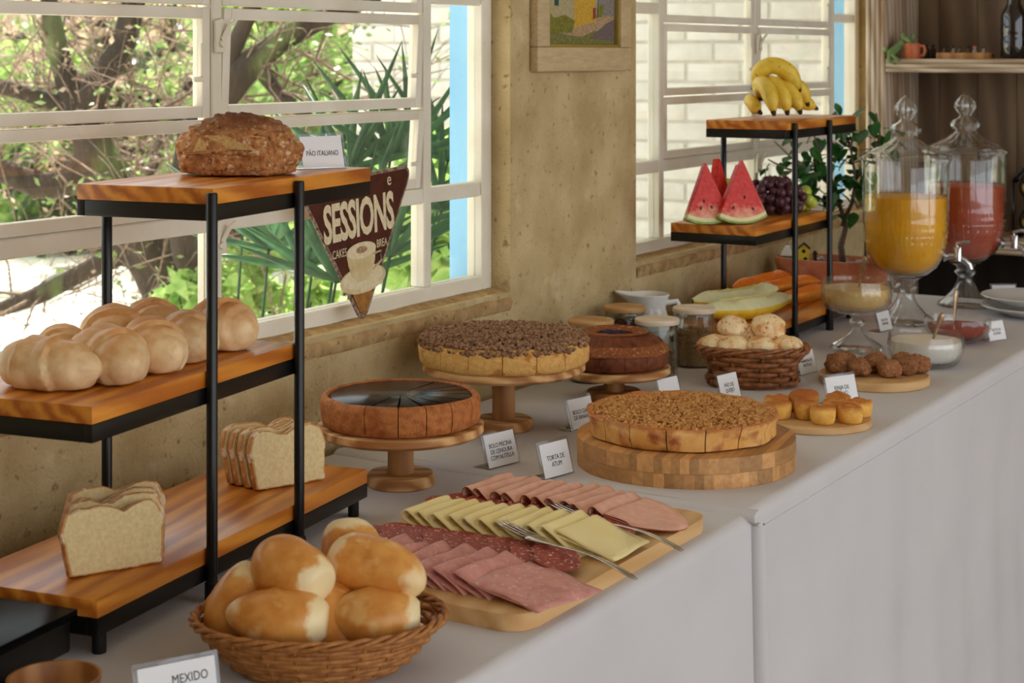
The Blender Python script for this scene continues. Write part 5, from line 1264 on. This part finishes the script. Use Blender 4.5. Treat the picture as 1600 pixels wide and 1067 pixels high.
G().lathe([(0,0),(.034,0),(.037,.004),(.0375,.06),(.036,.066),(.0375,.072),(.0375,.125),(.034,.135),(.024,.152),(.020,.160),(.0195,.20),(0,.20)], 40).obj('bottle_body', 'dark_glass', db, smooth=50)
G().lathe([(0,.198),(.0215,.198),(.0215,.222),(.019,.225),(0,.225)], 28).obj('cap', 'toy_white', db, smooth=40)
# wine rack on the lower shelf
zl2 = SH[0]+.040
wr = thing('wine_rack', 'black curved iron wine rack on the lower shelf', 'wine rack', (.565, yb+.16, zl2))
for s in (-.07, .07):
    G().tube([(-.145+.29*i/16, s, .17+.10*math.sin(PI*i/16)) for i in range(17)], .005, 8).obj('arch', 'black_steel', wr, smooth=180)
    for x in (-.145, .145): G().tube([(x, s, 0), (x, s, .17)], .005, 8).obj('upright', 'black_steel', wr, smooth=180)
    for zc in (.055, .155):
        for xc in (-.085, 0, .085): G().tube([(xc+.042*math.cos(2*PI*i/20), s, zc+.042*math.sin(2*PI*i/20)) for i in range(20)], .0035, 6, True).obj('ring', 'black_steel', wr, smooth=180)
for x in (-.145, .145):
    for z in (.005, .165): G().tube([(x, -.07, z), (x, .07, z)], .005, 8).obj('crossbar', 'black_steel', wr, smooth=180)
mat('gold_foil', (196,160,80), rough=.3, metal=.8)
for xc, zc, lab in ((-.085,.155,'wine bottle with gold neck foil in the upper ring of the rack'), (-.085,.055,'dark wine bottle in the lower ring of the rack'), (0,.155,'dark wine bottle in the upper middle ring of the rack')):
    o = thing('wine_bottle', lab, 'bottle', (.565+xc, yb+.235, zl2+zc), 0, 'wine bottles in the rack'); o.rotation_euler = (PI/2, 0, 0)
    G().lathe([(0,-.05),(.034,-.05),(.037,-.045),(.037,.13),(.03,.15),(.014,.175),(.013,.20),(0,.20)], 28).obj('bottle_body', 'dark_glass', o, smooth=50)
    G().lathe([(0,.19),(.0145,.19),(.015,.215),(0,.217)], 20).obj('foil', 'gold_foil', o, smooth=40)

# ================================================================== PAINTING
mat('frame_wood', (206,184,144), (190,166,124), scale=30, rough=.5, stretch=(1,.2,1)); mat('frame_gold', (176,150,70), rough=.35, metal=.4)
pt = thing('painting', 'framed painting of a yellow village house on the wall between windows', 'painting', (0, 3.135, 1.395))
PWd, PH = .41, .50; fw_ = .050
out = [(-PWd/2, 0), (PWd/2, 0), (PWd/2, PH), (-PWd/2, PH)]
fr = pt
for nm, a in (('frame_rail', 0), ('frame_rail', 1), ('frame_stile', 2), ('frame_stile', 3)):
    g = G()
    if a < 2: z0 = 0 if a == 0 else PH-fw_; g.box(.001, .020, -PWd/2, PWd/2, z0, z0+fw_, .004)
    else: y0 = -PWd/2 if a == 2 else PWd/2-fw_; g.box(.001, .020, y0, y0+fw_, fw_, PH-fw_, .004)
    g.obj(nm, 'frame_wood', pt, smooth=40)
g = G()
for a, b, c, d in ((-PWd/2+fw_, PWd/2-fw_, fw_, fw_+.006), (-PWd/2+fw_, PWd/2-fw_, PH-fw_-.006, PH-fw_), (-PWd/2+fw_, -PWd/2+fw_+.006, fw_, PH-fw_), (PWd/2-fw_-.006, PWd/2-fw_, fw_, PH-fw_)): g.box(.006, .016, a, b, c, d, .001)
g.obj('inner_slip', 'frame_gold', pt, smooth=40)
mat('canvas_sky', (178,172,150), (150,150,140), scale=20, rough=.8, bump=.5, bscale=90)
cvs = G().box(.002, .005, -PWd/2+fw_, PWd/2-fw_, fw_, PH-fw_).obj('canvas', 'canvas_sky', pt, smooth=0)
def paint(nm, c1, c2, pts, lv, scale=40):
    if nm not in MATS: mat(nm, c1, c2, scale=scale, rough=.7, bump=.7, bscale=120, detail=7)
    a, b = PWd-2*fw_, PH-2*fw_
    P = [(-a/2+x*a, fw_+z*b*.46) for x, z in pts]
    G().prism(P, .0, .0006, 0, Matrix(((0,0,1,.005+.0004*lv),(1,0,0,0),(0,1,0,0),(0,0,0,1)))).obj('brushwork', nm, cvs, smooth=0)
paint('paint_grass', (92,100,52), (140,132,70), [(0,0),(1,0),(1,.16),(.6,.20),(.3,.14),(0,.20)], 0)
paint('paint_path', (196,164,122), (150,124,96), [(.28,.14),(.5,.12),(.98,.30),(.98,.38),(.72,.38),(.45,.25)], 1)
paint('paint_shade', (96,84,88), (128,108,100), [(.62,.10),(1,.08),(1,.34),(.86,.28)], 2)
paint('paint_wall', (188,174,132), (164,150,108), [(.03,.24),(.42,.22),(.42,.66),(.03,.66)], 2)
paint('paint_yellow', (214,172,60), (190,148,46), [(.40,.22),(.70,.30),(.70,.72),(.56,.86),(.40,.70)], 3)
paint('paint_roof', (128,58,44), (100,46,38), [(.0,.66),(.46,.66),(.42,.80),(.06,.80)], 4)
paint('paint_roof', None, None, [(.68,.60),(.98,.58),(.98,.64),(.68,.68)], 3)
paint('paint_teal', (40,92,88), (30,70,72), [(.13,.46),(.18,.46),(.18,.58),(.13,.58)], 5)
paint('paint_door', (160,70,50), (130,56,40), [(.66,.32),(.70,.34),(.70,.46),(.66,.45)], 5)
paint('paint_bush', (142,132,40), (96,104,44), [(.0,.16),(.36,.16),(.40,.30),(.26,.36),(.12,.32),(.04,.40),(0,.38)], 6)
paint('paint_bush', None, None, [(.72,.34),(.80,.36),(.82,.50),(.74,.48)], 4)
paint('paint_grey', (120,112,110), (150,140,130), [(.74,.38),(.98,.36),(.98,.56),(.74,.58)], 2)

# ================================================================== TIN SIGN
mat('tin_brown', (84,34,24), (64,26,20), scale=12, rough=.35, spots=((116,60,36), 40, .68, .06)); mat('tin_tan', (176,122,58), (140,92,42), scale=24, rough=.4, spots=((96,58,30), 50, .6, .1))
mat('tin_edge', (170,150,128), (96,62,44), scale=40, rough=.45, bump=.3); mat('tin_cream', (232,218,184), (220,202,160), scale=30, rough=.45); mat('tin_cup', (222,204,160), (200,176,124), scale=8, rough=.45); mat('tin_cocoa', (128,84,54), (200,170,130), scale=90, rough=.6)
ts = thing('tin_sign', 'brown three-cornered tin sign lettered SESSIONS with a coffee cup', 'sign', (.0015, 2.362, TZ+.184)); ts.rotation_euler = (R(3.5), 0, 0)
# local: y along the wall, z up, x out
Hs = .262; hw = .168
def tri(k):   # rounded triangle outline, k shrinks
    P = [(-hw+k*1.6, Hs-k), (hw-k*1.6, Hs-k), (0, 0+k*2.1)]; o = []; r = max(.004, .022-k)
    for i in range(3):
        a, b, c = Vector(P[i-1]), Vector(P[i]), Vector(P[(i+1) % 3]); d1 = (a-b).normalized(); d2 = (c-b).normalized(); q = r/math.tan(d1.angle(d2)/2)
        p0, p1 = b+d1*q, b+d2*q
        for s in range(9): t = s/8; o.append(tuple((1-t)**2*p0+2*(1-t)*t*b+t*t*p1))
    return o
MX = Matrix(((0,0,1,0),(1,0,0,0),(0,1,0,0),(0,0,0,1)))     # prism (x,y,z)->(z out, y along, z up)
G().prism(tri(0), 0, .004, .001, MX).obj('edge', 'tin_edge', ts, smooth=40)
G().prism(tri(.006), .003, .0048, .0004, MX).obj('plate', 'tin_brown', ts, smooth=40)
lo_ = [p for p in tri(.010)]
zc = .078
G().prism([(-hw*zc/Hs+.012, zc), (hw*zc/Hs-.012, zc), (.012, .030), (0, .022), (-.012, .030)], .0044, .0051, 0, MX).obj('tan_tip', 'tin_tan', ts, smooth=0)
RT = (PI/2, 0, PI/2)
text('SESSIONS', .088, ts, (.0053, -.002, .186), RT, 'tin_cream', .58, spacing=.94, bold=.03)
text('CAKES', .020, ts, (.0053, -.062, .136), RT, 'tin_cream', .68); text('BREA', .020, ts, (.0053, .060, .136), RT, 'tin_cream', .68); text('e', .032, ts, (.0053, .088, .243), RT, 'tin_cream', .9)
def disc(nm, m, y, z, ry, rz, lv, par=ts, k=28, a=0): return G().prism(ell(ry, rz, k, (y, z), a), .0048+.0003*lv, .0052+.0003*lv, 0, MX).obj(nm, m, par, smooth=0)
disc('saucer', 'tin_cup', .002, .083, .066, .024, 1); disc('saucer_rim', 'tin_cream', .002, .086, .058, .019, 2)
G().prism([(-.044,.132),(.040,.132),(.036,.110),(.026,.090),(.014,.080),(-.016,.080),(-.030,.092),(-.040,.112)], .0054, .0062, 0, MX).obj('cup', 'tin_cup', ts, smooth=0)
disc('cup_rim', 'tin_cream', -.002, .133, .042, .0140, 5); disc('cocoa', 'tin_cocoa', -.002, .134, .016, .006, 6)
G().tube([(.0066, .032, .122), (.0066, .052, .124), (.0066, .054, .108), (.0066, .030, .096)], .0035, 8, flat=.4).obj('cup_handle', 'tin_cream', ts, smooth=60)
G().prism([(-.010,.062),(.055,.066),(.058,.072),(-.010,.072)], .0058, .0066, 0, MX).obj('teaspoon', 'tin_cream', ts, smooth=0)

# ================================================================== HOT PLATE AND DISH AT THE NEAR LEFT
mat('black_gloss', (9,9,9), rough=.25, spec=.03)
HP = Vector((.330, 1.335, NZ)); HA = R(8.5)
hp = thing('hot_plate', 'black glass-topped hot plate at the near left corner', 'hot plate', HP, HA)
G().box(-.36, .036, -.34, -.012, .012, .048, .004).obj('body', 'black_steel', hp, smooth=40)
G().box(-.365, .042, -.345, -.008, .048, .058, .002).obj('glass_top', 'black_gloss', hp, smooth=40)
for x in (-.33, -.02):
    for y in (-.31, -.035): G().lathe([(0,0),(.010,0),(.012,.012),(0,.012)], 16, T(x, y, 0)).obj('foot', 'rubber', hp, smooth=40)
wd_ = tag(G().lathe([(0,0),(.030,0),(.036,.004),(.045,.020),(.047,.030),(.044,.030),(.041,.018),(.033,.008),(0,.007)], 48).obj('wooden_bowl', 'stand_wood_dark', None, (.442, 1.232, NZ), smooth=50), 'small brown wooden bowl beside the black hot plate', 'bowl')
